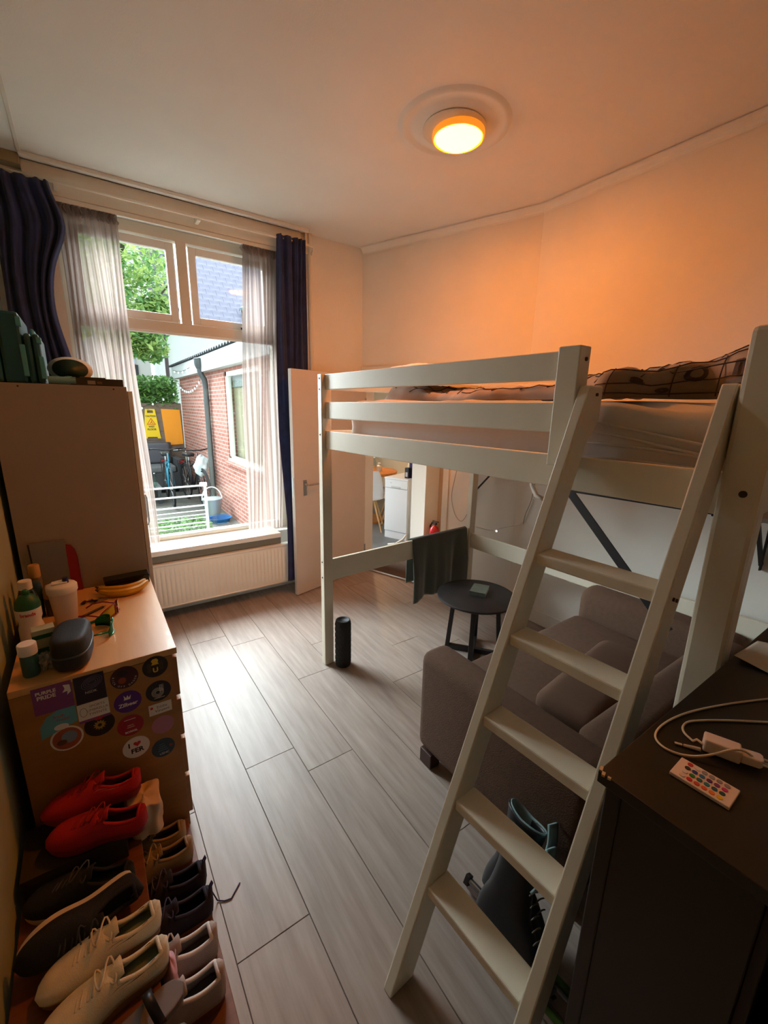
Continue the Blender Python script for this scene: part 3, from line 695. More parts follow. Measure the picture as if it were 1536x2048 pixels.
# ---- things on the dresser
ZT = DZt
def lathe_thing(name, label, cat, loc, parts, group=None):
    t = thing(name, label, cat, loc, group=group)
    for nm, prof, m in parts: build(nm, G().lathe(prof, seg=28), m, t, local=True, smooth='auto')
    return t
m_pl = mat('cream_plastic', '#d6cabf', .45); m_wp = mat('white_plastic', '#e6e2dc', .4); m_grn = mat('green_plastic', '#12573a', .45)
m_teal = mat('teal_plastic', '#2b5a5c', .45); m_navyp = mat('navy_plastic', '#1d2160', .4)
t = lathe_thing('shaker_cup', 'cream protein shaker cup with dark blue spout on the dresser', 'shaker', (-.160, 2.03, ZT),
  [('cup', [(.0001, 0), (.034, 0), (.037, .004), (.048, .150), (.0485, .152)], m_pl), ('lid', [(.0505, .142), (.052, .146), (.052, .168), (.047, .174), (.030, .182), (.0001, .184)], m_wp)])
build('spout', G().cyl((.016, -.012, .18), (.016, -.012, .203), .011, .010), m_navyp, t, local=True, smooth='auto')
build('flip_cap', G().box(-.03, .022, -.028, .004, .183, .189), m_wp, t, local=True, bev=.004)
t = lathe_thing('drink_bottle', 'white squeeze bottle with green shoulder on the dresser', 'bottle', (-.262, 1.945, ZT),
  [('body', [(.0001, 0), (.036, 0), (.039, .006), (.039, .055), (.034, .075), (.034, .085), (.039, .10), (.039, .138)], m_wp),
   ('shoulder', [(.040, .136), (.040, .145), (.036, .165), (.022, .183), (.012, .188)], m_grn), ('nozzle', [(.012, .186), (.012, .2), (.008, .205), (.0001, .205)], m_grn)])
build('lettering', text_mesh('brands', .018, lambda u, v: (.0395*math.sin(u/.0395), -.0395*math.cos(u/.0395), .118+v), bold=.0006), m_pr, t, local=True)
lathe_thing('small_bottle', 'small teal bottle with white screw cap at the dresser edge', 'bottle', (-.248, 1.678, ZT),
  [('body', [(.0001, 0), (.022, 0), (.024, .004), (.024, .070), (.021, .080)], m_teal), ('cap', [(.0255, .078), (.026, .082), (.026, .112), (.024, .115), (.0001, .115)], m_wp)])
lathe_thing('dark_bottle', 'dark green bottle with white cap behind the squeeze bottle', 'bottle', (-.275, 2.075, ZT),
  [('body', [(.0001, 0), (.034, 0), (.034, .12), (.025, .155), (.02, .165)], mat('dark_green_glass', '#10231f', .25)), ('cap', [(.022, .164), (.022, .196), (.02, .198), (.0001, .198)], m_wp)])
lathe_thing('spray_can', 'tan spray can with ochre cap against the wardrobe', 'spray can', (-.262, 2.265, ZT),
  [('can', [(.0001, 0), (.024, 0), (.025, .004), (.025, .135), (.02, .145)], mat('tan_can', '#6c5638', .4, metal=.3)), ('cap', [(.021, .145), (.021, .195), (.017, .2), (.0001, .2)], mat('ochre_cap', '#b28a4e', .5))])
lathe_thing('cosmetic_jar', 'peach lidded jar behind the shaker cup', 'jar', (-.205, 2.165, ZT),
  [('jar', [(.0001, 0), (.03, 0), (.031, .08)], mat('grey_jar', '#5e666c', .4)), ('lid', [(.033, .078), (.033, .11), (.02, .13), (.0001, .131)], mat('peach_lid', '#cf9d72', .5))])
lathe_thing('blue_tub', 'dark blue tub in the corner of the dresser', 'tub', (-.268, 2.17, ZT), [('tub', [(.0001, 0), (.03, 0), (.033, .12), (.03, .15), (.0001, .152)], mat('blue_tub', '#153a4e', .4))])
pk = thing('tea_box', 'pale green and white carton next to the small teal bottle', 'carton', (-.212, 1.775, ZT), rotz=.15)
build('carton', G().box(-.032, .032, -.022, .022, 0, .118), mat('pale_carton', '#a9ad8f', .6, var=.1), pk, local=True, bev=.002)
build('green_band', G().box(-.0325, .0325, -.0225, .0225, .03, .05).box(-.0325, .0325, -.0225, .0225, .085, .10), m_grn, pk, local=True)
wr_ = thing('plastic_wrap', 'crumpled clear plastic wrapper beside the small teal bottle', 'wrapper', (-.208, 1.690, ZT))
def crump(u, v):
    a, b = u*2*math.pi, (v-.5)*math.pi; r = .022*(1+.25*math.sin(a*3+b*4)+.15*math.sin(a*7-b*5)); return (r*math.cos(a)*math.cos(b), r*math.sin(a)*math.cos(b), .028+1.25*r*math.sin(b))
build('film', G().grid(crump, 28, 16), mat('clear_film', '#b9bdbb', .25, trans=.3, alpha=.8), wr_, local=True)
cs = thing('soft_case', 'black padded zip case lying at the dresser edge', 'case', (-.132, 1.712, ZT), rotz=-.12)
m_case = mat('black_nylon', '#15181d', .6, bump=.3, bscale=300)
def dome(h0, h1, s=1):
    def f(u, v):
        a = u*2*math.pi; e = 3.0; c, q = math.cos(a), math.sin(a); k = (abs(c)**e+abs(q)**e)**(-1/e)
        rr = math.sin(v*math.pi/2)**.55 if v > 0 else 0
        return (.056*s*k*c*rr, .102*s*k*q*rr, h1-(h1-h0)*(1-math.sqrt(max(0, 1-(v)**3.2))))
    return f
build('lower_shell', G().grid(dome(.058, .002), 48, 14), m_case, cs, local=True, smooth=True)
build('upper_shell', G().grid(dome(.060, .118), 48, 14), m_case, cs, local=True, smooth=True)
build('zip', G().tube([dome(.059, .1)(k/48, 1) for k in range(48)], .0035, 6, close=True), mat('grey_zip', '#39434f', .4), cs, local=True, smooth=True)
def shades(name, label, loc, rz, m, ml):
    t = thing(name, label, 'sunglasses', loc, rotz=rz)
    for s_ in (-1, 1):
        def f(u, v, s_=s_):
            a = .12+.86*u; x = s_*.070*math.sin(a*1.25); y = -.034*(1-math.cos(a*1.25)) ; h = .026*(1-.5*u**3)
            return (x, -y*1.6-.02, .003+h*2*v*(1-.15*u))
        build('lens', G().grid(f, 12, 4), ml, t, local=True, smooth=True, solid=.0018)
        build('rim', G().tube([f(k/12, 1) for k in range(13)]+[f(1, v) for v in (.7, .3)]+[f(k/12, 0) for k in range(12, -1, -1)], .0022, 6, close=True), m, t, local=True, smooth=True)
        e = f(1, .8); build('temple', G().tube([e, (e[0]*.98, e[1]+.05, .028), (e[0]*.9, e[1]+.09, .022), (e[0]*.82, e[1]+.115, .006)], .003, 6), m, t, local=True, smooth=True)
    build('bridge', G().tube([(-.010, -.02, .03), (0, -.022, .034), (.010, -.02, .03)], .003, 6), m, t, local=True, smooth=True)
    return t
shades('sunglasses', 'shiny green sunglasses lying on the dresser', (-.030, 1.885, ZT), 1.9, mat('emerald_gloss', '#0c7a55', .15, metal=.4), mat('emerald_mirror', '#0d6b53', .12, metal=.8))
shades('sunglasses', 'red framed sunglasses with yellow lenses near the bananas', (-.005, 2.03, ZT), 1.1, mat('red_gloss', '#8c1420', .2), mat('yellow_mirror', '#b9a22c', .15, metal=.6))
for lab, p, q, m in (('longer black pen lying on the dresser', (-.115, 2.05, ZT+.006), (-.035, 2.115, ZT+.006), m_black), ('short black pen with copper end on the dresser', (-.11, 1.965, ZT+.006), (-.052, 1.985, ZT+.006), m_black)):
    t = thing('pen', lab, 'pen', p); v = Vector(q)-Vector(p)
    build('barrel', G().cyl(p, q, .0055, .005, 10), m, t, smooth='auto')
    build('tip', G().cyl(q, Vector(q)+v.normalized()*.012, .004, .002, 8), mat('copper', '#a0623f', .4, metal=.8), t, smooth='auto')
ky = thing('key_bunch', 'dark bunch of keys and cord next to the bananas', 'keys', (-.085, 2.20, ZT))
build('cord', G().tube([(.0+.02*math.sin(k*.9)+.006*k, .012*math.cos(k*1.4), .005+.004*(k % 3)) for k in range(-6, 7)], .003, 6), mat('dark_cord', '#2a201c', .9), ky, local=True, smooth=True)
build('ring', G().tube([(.015+.013*math.cos(t), -.01+.013*math.sin(t), .004) for t in [k*math.pi/8 for k in range(16)]], .0015, 5, close=True), m_chrome, ky, local=True)
for a in (.3, 1.1, 2.0):
    build('key', G().obox((.02+.03*math.cos(a), -.012+.03*math.sin(a), .004), (math.cos(a), math.sin(a), 0), (-math.sin(a), math.cos(a), 0), (0, 0, 1), .02, .005, .001), m_chrome, ky, local=True)
m_ban = mat('banana_skin', '#c99a1e', .5, var=.18, scale=20); m_stem = mat('banana_tip', '#4a3515', .8)
def banana(lab, pts, r=.018):
    t = thing('banana', lab, 'banana', (pts[2][0], pts[2][1], ZT), group='pair of bananas')
    n = 22; P = []
    for i in range(n+1):
        s_ = i/n*(len(pts)-1); k = min(int(s_), len(pts)-2); f = s_-k
        a, b = Vector(pts[max(k-1, 0)]), Vector(pts[k]); c, d = Vector(pts[k+1]), Vector(pts[min(k+2, len(pts)-1)])
        P.append(.5*((2*b)+(c-a)*f+(2*a-5*b+4*c-d)*f*f+(3*b-a-3*c+d)*f**3))
    R = [r*max(.28, math.sin(math.pi*min(1, max(0, (i/n*1.0)))) ** .38) for i in range(n+1)]
    build('fruit', G().tube(P, R, 7), m_ban, t, smooth=False)
    build('stem', G().tube([P[0], P[0]+(P[0]-P[2])*.9+Vector((0, 0, .006))], [.006, .0045], 7), m_stem, t, smooth=True)
    build('tip', G().tube([P[-1], P[-1]+(P[-1]-P[-2])*.5], [.0045, .003], 7), m_stem, t, smooth=True)
banana('ripe banana in front, curving along the dresser top', [(-.045, 2.262, ZT+.024), (.0, 2.222, ZT+.020), (.06, 2.205, ZT+.0185), (.115, 2.222, ZT+.020), (.158, 2.262, ZT+.034)])
banana('ripe banana half hidden behind another banana', [(-.045, 2.300, ZT+.026), (.0, 2.268, ZT+.022), (.06, 2.250, ZT+.020), (.115, 2.266, ZT+.022), (.150, 2.296, ZT+.030)])
bx = thing('black_box', 'flat glossy black box behind the bananas', 'box', (.075, 2.36, ZT), rotz=.05)
build('box', G().box(-.095, .095, -.035, .035, 0, .042), mat('black_gloss', '#101113', .18), bx, local=True, bev=.004)
build('lid', G().box(-.097, .097, -.037, .037, .030, .046), mat('black_gloss', '#101113', .18), bx, local=True, bev=.004)
f1 = thing('plastic_folder', 'clear grey plastic folder leaning on the wardrobe side', 'folder', (-.2, 2.405, ZT))
build('sheet', G().prism([(-.275, 2.395, ZT), (-.15, 2.395, ZT), (-.15, 2.412, 1.075), (-.285, 2.412, 1.07)], (0, -.006, 0)), mat('frosted_film', '#8d8f92', .4, alpha=.6), f1)
build('spine', G().prism([(-.277, 2.388, ZT), (-.272, 2.388, ZT), (-.280, 2.405, 1.07), (-.286, 2.405, 1.07)], (0, -.004, 0)), m_black, f1)
f2 = thing('red_board', 'dark red board with rounded corner against the wardrobe', 'board', (-.12, 2.41, ZT))
build('board', G().prism([(-.160, 2.400, ZT), (-.108, 2.400, ZT), (-.112, 2.408, .98), (-.118, 2.410, 1.02), (-.130, 2.412, 1.042), (-.148, 2.412, 1.048)], (0, -.006, 0)), mat('dark_red_board', '#8e1420', .5), f2, bev=.001)
build('edge', G().tube([(-.108, 2.397, ZT+.004), (-.112, 2.405, .98), (-.118, 2.407, 1.02), (-.130, 2.409, 1.042), (-.148, 2.409, 1.048)], .0035, 6), mat('dark_red_edge', '#6e0f18', .5), f2)

# ---- things on the wardrobe
WT = 1.775
m_tool = mat('dark_teal_plastic', '#0a4a56', .45); m_tool2 = mat('light_teal_plastic', '#4f98a3', .45)
def case(lab, x0, x1, y0, y1, h):
    t = thing('tool_case', lab, 'tool case', ((x0+x1)/2, (y0+y1)/2, WT), group='teal tool cases')
    mid = (x0+x1)/2
    build('shell', G().box(x0, mid-.001, y0, y1, WT, WT+h), m_tool, t, bev=.012)
    build('lid', G().box(mid+.001, x1, y0, y1, WT, WT+h), m_tool, t, bev=.012)
    build('latch', G().box(x1-.012, x1+.006, y0-.006, y0+.02, WT+h*.80, WT+h*.93), m_tool2, t, bev=.003)
    build('latch', G().box(x1-.012, x1+.006, y0-.006, y0+.02, WT+h*.10, WT+h*.55), m_tool2, t, bev=.003)
    build('handle', G().tube([(mid, y0+.10, WT+h-.004), (mid, y0+.10, WT+h+.022), (mid, y0+.22, WT+h+.022), (mid, y0+.22, WT+h-.004)], .008, 8), m_tool2, t, smooth=True)
    return t
case('larger dark teal tool case on the wardrobe by the wall', -.335, -.180, 2.43, 2.80, .285)
case('smaller dark teal tool case on the wardrobe beside a larger one', -.176, -.122, 2.43, 2.75, .205)
hb_ = thing('patterned_bowl', 'pale bowl with dark green patterned inside, tilted on the wardrobe', 'bowl', (-.030, 2.56, WT+.064), rot=(math.radians(76), 0, 0))
prof = [(.0001, -.022), (.04, -.020), (.07, -.006), (.095, .022), (.108, .030)]
build('outside', G().lathe(prof, seg=40, ex=.80, ey=.54), mat('cream_ceramic', '#cfc9b4', .4), hb_, local=True, smooth=True, solid=.006)
build('pattern', G().lathe([(r*.90, z+.013) for r, z in prof[:-1]], seg=40, ex=.80, ey=.54), mat('dark_green_glaze', '#0f3328', .5, var=.8, scale=22), hb_, local=True, smooth=True)
tr = thing('cable_bundle', 'small bundle of teal cords in front of the patterned bowl', 'cords', (-.055, 2.50, WT))
for k in range(4): build('cord', G().tube([(.022*math.sin(k+j*.8)+.004*j-.02, .012*math.cos(j*.9+k), .008+.008*k+.004*math.sin(j)) for j in range(12)], .005, 6), m_tool2, tr, local=True, smooth=True)
rl = thing('teal_tube', 'short light teal tube lying on the wardrobe edge', 'tube', (-.065, 2.447, WT+.0175))
build('tube', G().lathe([(.0125, -.05), (.0172, -.05), (.0172, .05), (.0125, .05), (.0125, -.05)], seg=20).xf(Matrix.Rotation(math.pi/2, 4, 'Y')), mat('pale_teal', '#6f9a9a', .5), rl, local=True, smooth='auto')
cb_ = thing('flat_carton', 'flat dark carton with paper labels on the wardrobe corner', 'carton', (.075, 2.47, WT))
build('carton', G().box(-.035, .168, 2.435, 2.60, WT, WT+.032).box(-.0, .10, 2.435, 2.60, WT+.032, WT+.037), mat('dark_carton', '#35302b', .7), cb_, bev=.002)
build('paper_label', G().box(.028, .058, 2.4335, 2.4352, WT+.006, WT+.022), mat('label_paper', '#9d907a', .8), cb_)
build('paper_label', G().box(.064, .084, 2.4335, 2.4352, WT+.008, WT+.019), mat('brown_label', '#7a5a48', .8), cb_)

# ---- shoe rack and shoes
m_rack = mat('red_brown_wood', '#6b3a22', .5, var=.2, stretch=(1, 8, 1))
rk = thing('shoe_rack', 'low red brown wooden shoe rack in front of the dresser', 'shoe rack', (-.09, 1.2, 0))
build('shelf', G().box(-.335, .150, .74, 1.585, .035, .052), m_rack, rk, bev=.002)
build('shelf', G().box(-.335, -.015, .74, 1.585, .198, .213), m_rack, rk, bev=.002)
for y in (.74, 1.57): build('end_panel', G().box(-.335, .02, y, y+.015, 0, .198), m_rack, rk, bev=.002)
for x in (-.33, .13): build('foot', G().box(x, x+.018, .74, 1.585, 0, .036), m_rack, rk)
def shoe(label, loc, yaw, m_up, m_sole, L=.285, collar=.080, rot=(0, 0), m_in=None, lace=None, stripe=None, name='sneaker', cat='shoe', group=None, soleh=.024, m_toe=None, loop=None, nlace=5, trim=None):
    t = thing(name, label, cat, loc, group=group, rot=(rot[0], rot[1], yaw))
    m_in = m_in or mat('shoe_lining', '#2a2624', .95)
    def wd_(u):
        w = .036+.014*math.exp(-((u-.70)/.22)**2)-.004*math.exp(-((u-.40)/.15)**2)
        if u < .12: w *= math.sqrt(max(0, 1-((.12-u)/.12)**2.4))
        if u > .78: w *= math.sqrt(max(0, 1-((u-.78)/.22)**2.7))
        return w
    def ht(u):
        if u < .5: h = collar-.018*math.sin(min(1, u/.42)*math.pi)*(1 if u < .42 else 0)+.010*max(0, u-.3)/.2
        else: h = collar+.010-(collar-.034)*((u-.5)/.5)**.85
        if u > .86: h -= .018*((u-.86)/.14)**2
        return h
    def X(u): return -L/2+L*u
    def side(u, v):
        a = v*math.pi; c, q = math.cos(a), math.sin(a); w = wd_(u)*.97; op = u < .5
        e = .45 if op else .75
        y = -w*math.copysign(abs(c)**e, c); z = soleh+(ht(u)-soleh)*abs(q)**(.75)
        if op: y *= 1-.18*abs(q)**2
        return (X(u), y, z)
    def keep(u, v): return not (.05 < u < .41 and .30 < v < .70)
    up_ = build('upper', G().grid(side, 34, 20, keep), m_up, t, local=True, smooth=True, solid=.004)
    rim = [side(.062+.35*k/10, .30) for k in range(11)]+[side(.412, .30+.4*k/6) for k in range(1, 6)]+[side(.412-.35*k/10, .70) for k in range(11)]+[side(.062, .70-.4*k/6) for k in range(1, 6)]
    build('collar', G().tube(rim, .0062, 8, close=True), trim or m_up, up_, local=True, smooth=True)
    out = [(X(u), -1.06*wd_(u)) for u in [k/30 for k in range(31)]]+[(X(u), 1.06*wd_(u)) for u in [k/30 for k in range(29, 0, -1)]]
    sg = G(); n = len(out)
    lv = [(0, .97), (.004, 1.0), (soleh*.8, 1.0), (soleh+.004, .965)]
    vs = [(x*k, y*k, z+(.012*max(0, (x/L+.5-.8)/.2)**2 if z < .02 else .004*max(0, (x/L+.5-.8)/.2))) for z, k in lv for x, y in out]
    fs = [(i*n+k, i*n+(k+1) % n, (i+1)*n+(k+1) % n, (i+1)*n+k) for i in range(len(lv)-1) for k in range(n)]+[tuple(range(n))[::-1], tuple(range((len(lv)-1)*n, len(lv)*n))]
    build('sole', sg.add(vs, fs), m_sole, t, local=True, smooth='auto')
    build('insole', G().prism([(x*.93, y*.88, soleh+.006) for x, y in out], (0, 0, .003)), m_in, t, local=True)
    build('tongue', G().grid(lambda u, v: (X(.36+.22*u), (.026-.006*u)*(2*v-1), ht(.45)-.002+.026*(1-u)-.018*(2*v-1)**2-.012*u), 6, 8), m_up, t, local=True, smooth=True, solid=.004)
    if lace:
        for k in range(nlace):
            u = .52+.045*k; w = .020-.001*k
            build('lace', G().tube([(X(u+.01*(k % 2))+.006*s_/6, w*s_/6, ht(u)+.001-.30*abs(w*s_/6)**1.0*.5+.003) for s_ in range(-6, 7)], .0026, 6), lace, up_, local=True, smooth=True)
        build('lace_bow', G().tube([(X(.50)+.018*math.sin(a)*1.2-.004, .030*math.sin(2*a), ht(.5)+.008+.010*math.cos(a)) for a in [k*math.pi/10 for k in range(20)]], .0024, 6, close=True), lace, up_, local=True, smooth=True)
    if stripe:
        for s_ in (-1, 1):
            for q in (0, 1):
                g = G(); pts = []
                for k in range(9):
                    u = .12+.40*k/8; v = .30-.20*(k/8)+.06*q
                    p = side(u, v if s_ < 0 else 1-v); pts.append((p[0], p[1]+s_*.0015, p[2]))
                g.grid(lambda a, b, pts=pts: (pts[min(8, int(round(a*8)))][0], pts[min(8, int(round(a*8)))][1]+s_*.001, pts[min(8, int(round(a*8)))][2]+.008*(b-.5)), 8, 1)
                build('stripe', g, stripe, up_, local=True, solid=.001, soff=0)
    if m_toe:
        build('toe_cap', G().grid(lambda u, v: tuple(c_*(1.012 if i == 1 else 1)+(.0012 if i == 2 else 0) for i, c_ in enumerate(side(.80+.195*u, .05+.9*v))), 10, 16), m_toe, up_, local=True, smooth=True)
    if loop:
        build('pull_loop', G().tube([(X(.015), 0, ht(0)-.01), (X(-.02), 0, ht(0)+.01), (X(-.015), 0, ht(0)+.022), (X(.02), 0, ht(0)+.004)], .003, 6), loop, up_, local=True, smooth=True)
    return t
PI = math.pi
def fab(n, c, **k): return mat(n, c, k.pop('rough', .85), bump=.3, bscale=350, var=.06, scale=30, **k)
m_red = fab('red_mesh', '#a8131f'); m_redsole = mat('red_sole', '#7d1219', .6)
m_navy = fab('navy_suede', '#141c30'); m_crs = mat('cream_sole', '#cdbfae', .7)
m_cream = fab('cream_leather', '#e2dac0', rough=.6); m_maroon = mat('maroon_leather', '#4f1526', .5)
m_gum = mat('gum_sole', '#8a6a48', .7)
m_beige = fab('beige_grey_cloth', '#a5968e'); m_tan = fab('tan_cloth', '#8f7a5b'); m_purple = fab('black_purple_mesh', '#1d1524'); m_pink = fab('pink_cloth', '#d7a9b4')
m_lacew = mat('off_white_lace', '#d9d0ba', .9); m_brl = mat('brown_sole', '#6e3a22', .7)
shoe('red running sneaker nearest the stickers on the dresser', (-.135, 1.530, .347), PI-.10, m_red, m_redsole, .285, lace=mat('red_lace', '#8c1019', .9), rot=(.10, 0), stripe=mat('red_silver', '#b98a8a', .4), group='red sneakers')
shoe('red running sneaker resting above the upright navy shoe', (-.125, 1.425, .318), PI-.30, m_red, m_redsole, .285, lace=mat('red_lace', '#8c1019', .9), rot=(-.12, 0), m_in=mat('dark_red_lining', '#4a0d16', .9), group='red sneakers')
bx2 = thing('shoe_box', 'dark brown shoe box under the red sneakers', 'box', (-.17, 1.48, .213))
build('box', G().box(-.325, -.055, 1.390, 1.580, .213, .300), mat('dark_brown_card', '#2b211c', .8), bx2, bev=.002)
build('lid', G().box(-.328, -.052, 1.387, 1.583, .280, .306), mat('dark_brown_card', '#2b211c', .8), bx2, bev=.002)
bg_ = thing('paper_bag', 'crumpled cream bag beside the dark shoe box below a red heel', 'bag', (.010, 1.495, .205))
def bag(u, v):
    a = u*2*PI; k = (abs(math.cos(a))**4+abs(math.sin(a))**4)**-.25; n_ = 1+.06*math.sin(a*5+v*7)+.04*math.sin(a*9-v*4)
    e = math.sin(min(1, v*1.25)*PI/2)**.3 if v < .8 else 1
    r = 1 if v < .8 else max(0, 1-((v-.8)/.2)**2)
    return (.050*k*math.cos(a)*n_*r, .062*k*math.sin(a)*n_*r, .002+.125*min(1, v/.8)+(.006*math.sin(a*3) if v >= .6 else 0))
build('bag', G().grid(bag, 60, 20), mat('cream_paper', '#c9ab8c', .85, bump=.6, bscale=18), bg_, local=True, smooth=True)
shoe('navy sneaker with cream sole standing upright below a red sneaker', (-.185, 1.325, .213), PI-.28, m_navy, m_crs, .29, lace=mat('navy_lace', '#3c4356', .9), group='navy sneakers')
shoe('navy sneaker with cream sole lying on its side', (-.185, 1.225, .268), PI+.24, m_navy, m_crs, .29, rot=(math.radians(-72), 0), lace=mat('navy_lace', '#3c4356', .9), group='navy sneakers')
shoe('cream leather sneaker with maroon stripes next to the navy shoe', (-.135, 1.108, .213), PI+.10, m_cream, m_gum, .285, lace=m_lacew, stripe=m_maroon, m_in=mat('sage_lining', '#6f7a63', .9), m_toe=fab('cream_suede', '#d3c3a2'), group='cream sneakers')
shoe('cream leather sneaker with maroon stripes next to the black sandals', (-.130, 1.000, .213), PI+.12, m_cream, m_gum, .285, lace=m_lacew, stripe=m_maroon, m_in=mat('sage_lining', '#6f7a63', .9), m_toe=fab('cream_suede', '#d3c3a2'), group='cream sneakers')
shoe('tan canvas shoe with loose laces on the low shelf by the dresser', (-.01, 1.500, .052), PI-.05, m_tan, m_brl, .275, lace=mat('tan_lace', '#a98c5e', .9), group='tan shoes', collar=.09)
shoe('tan canvas shoe with loose laces beside the black shoes', (.0, 1.405, .052), PI+.06, m_tan, m_brl, .275, lace=mat('tan_lace', '#a98c5e', .9), group='tan shoes', collar=.09)
shoe('black running shoe with purple heel loop touching a tan shoe', (.015, 1.290, .052), PI+.0, m_purple, m_brl, .285, m_in=mat('black_lining', '#0d0d12', .95), lace=mat('purple_lace', '#3a3550', .9), loop=mat('purple_loop', '#2c2347', .8), group='black running shoes', collar=.092)
shoe('black running shoe with purple heel loop touching a beige shoe', (.015, 1.185, .052), PI+.05, m_purple, m_brl, .285, m_in=mat('black_lining', '#0d0d12', .95), lace=mat('purple_lace', '#3a3550', .9), loop=mat('purple_loop', '#2c2347', .8), group='black running shoes', collar=.092)
lc = thing('shoe_lace', 'loose purple lace trailing over the floor planks', 'lace', (.18, 1.24, .0))
build('cord', G().tube([(.150, 1.255, .078), (.165, 1.25, .05), (.18, 1.24, .004), (.20, 1.225, .003), (.222, 1.22, .003), (.245, 1.24, .003), (.262, 1.255, .003)], .0022, 6), mat('purple_lace', '#3a3550', .9), lc, smooth=True)
shoe('beige grey knit shoe with pale trim next to the black running shoes', (.005, 1.065, .052), PI+.02, m_beige, m_brl, .275, m_in=mat('grey_lining', '#5d5654', .9), lace=mat('beige_lace', '#b7a89e', .9), group='beige knit shoes', collar=.108, trim=mat('pale_trim', '#cfc6c0', .8))
shoe('beige grey knit shoe with pale trim at the open end of the rack', (.000, .955, .052), PI+.04, m_beige, m_brl, .275, m_in=mat('grey_lining', '#5d5654', .9), lace=mat('beige_lace', '#b7a89e', .9), group='beige knit shoes', collar=.108, trim=mat('pale_trim', '#cfc6c0', .8))
pk_ = thing('pink_pouch', 'pale pink pouch wedged between the cream and beige shoes', 'pouch', (.012, 1.01, .052))
def pou(u, v):
    a = u*2*PI; r = math.sin(max(.02, v)*PI)**.5; return (.016*math.cos(a)*r+.004*math.sin(v*9), .055*math.sin(a)*r+.01*math.sin(v*5), .004+.178*v+.004*math.sin(a*3+v*8))
build('pouch', G().grid(pou, 28, 18), mat('pink_satin', '#d9a7b6', .4, var=.15, scale=14), pk_, local=True, smooth=True)
def sandal(label, loc, yaw):
    t = thing('sandal', label, 'sandal', loc, yaw, 'black sandals')
    out = [(-.13+.26*k/20, -.036*math.sqrt(max(0, 1-(abs(k/20-.5)*2)**5))) for k in range(21)]; out += [(x, -y) for x, y in out[::-1][1:-1]]
    build('footbed', G().prism([(x, y, 0) for x, y in out], (0, 0, .022)), mat('grey_footbed', '#6f645f', .8), t, local=True, bev=.004)
    for x, h in ((.055, .045), (.02, .055), (-.06, .065)):
        build('strap', G().grid(lambda u, v, x=x, h=h: (x+.022*(v-.5)+.012*math.sin(u*PI), -.038*math.cos(u*PI), .012+h*math.sin(u*PI)), 16, 2), mat('black_leather', '#141216', .4), t, local=True, smooth=True, solid=.003)
sandal('black strapped sandal next to a cream sneaker', (-.09, .895, .213), PI+.25)
sandal('black strapped sandal at the open end of the rack', (-.09, .805, .213), PI+.15)
# ---- ice skates behind the ladder
def skate(label, loc, yaw, tilt):
    t = thing('ice_skate', label, 'ice skate', loc, group='hockey skates', rot=(tilt, 0, yaw))
    def sec(u): # boot cross sections, u from sole to cuff
        z = .075+.265*u
        if u < .35: a, cx = .128-.05*(u/.35)**1.5, -.03-.04*(u/.35)
        else: a, cx = .078-.004*(u-.35)-.012*math.sin((u-.35)/.65*PI), -.07-.035*(u-.35)
        b = .045-.008*math.sin(u*PI)
        return z, a, b, cx
    def boot(u, v):
        z, a, b, cx = sec(u); th = 2*PI*v; c, s_ = math.cos(th), math.sin(th)
        return (cx+a*math.copysign(abs(c)**.8, c), b*math.copysign(abs(s_)**.85, s_), z-(.02*max(0, c)**2*(u*.6) if u < .4 else 0)+(.02*max(0, -c)*u))
    build('boot', G().grid(boot, 26, 32), mat('black_skate_leather', '#191a1d', .45, var=.3, scale=25), t, local=True, smooth=True, solid=.006)
    build('cuff_lining', G().grid(lambda u, v: tuple(q*(.93 if i < 2 else 1)+(-.003 if i == 0 else 0) for i, q in enumerate(boot(.80+.22*u, v))), 5, 32), mat('pale_teal_felt', '#7f9a9b', .9), t, local=True, smooth=True, solid=.003)
    build('tongue', G().grid(lambda u, v: (-.005-.005*u+.02*math.sin(u*3), .034*(2*v-1), .25+.14*u), 8, 4), mat('pale_teal_felt', '#7f9a9b', .9), t, local=True, smooth=True, solid=.008)
    build('sole_plate', G().prism([(x, y, .066) for x, y in ((-.125, -.03), (-.06, -.036), (.06, -.042), (.125, -.025), (.125, .025), (.06, .042), (-.06, .036), (-.125, .03))], (0, 0, .012)), m_black, t, local=True, bev=.003)
    for x in (-.075, .085): build('blade_holder', G().prism([(x-.05, -.012, .068), (x+.05, -.012, .068), (x+.03, -.012, .028), (x-.03, -.012, .028)], (0, .024, 0)), m_black, t, local=True, bev=.003)
    b = build('blade_tube', G().tube([(-.205, 0, .03), (.02, 0, .03)], .011, 10), mat('skate_silver', '#8d949b', .25, metal=.9), t, local=True, smooth='auto')
    build('blade', G().box(-.20, .215, -.0015, .0015, .002, .03), mat('skate_steel', '#aeb4ba', .2, metal=1), t, local=True)
    build('blade_guard', G().tube([(.02, 0, .028), (.20, 0, .028), (.215, 0, .036)], .0115, 10), mat('green_guard', '#3d6b1c', .5, var=.5, scale=30), t, local=True, smooth='auto')
    build('heel_guard', G().box(-.215, -.195, -.012, .012, .01, .045), m_black, t, local=True, bev=.003)
    g = G()
    for k in range(5): g.tube([(.045-.014*k, .028*s_/5, .140+.025*k+.004*(1-(s_/5)**2)) for s_ in range(-5, 6)], .0025, 5)
    build('laces', g, mat('grey_lace', '#6d6558', .9), t, local=True, smooth=True)
skate('black ice skate with pale cuff standing next to the sofa arm', (.948, .575, .012), -PI/2+.06, -.50)
skate('black ice skate with pale cuff standing closest to the ladder', (.866, .530, .012), -PI/2+.06, -.52)

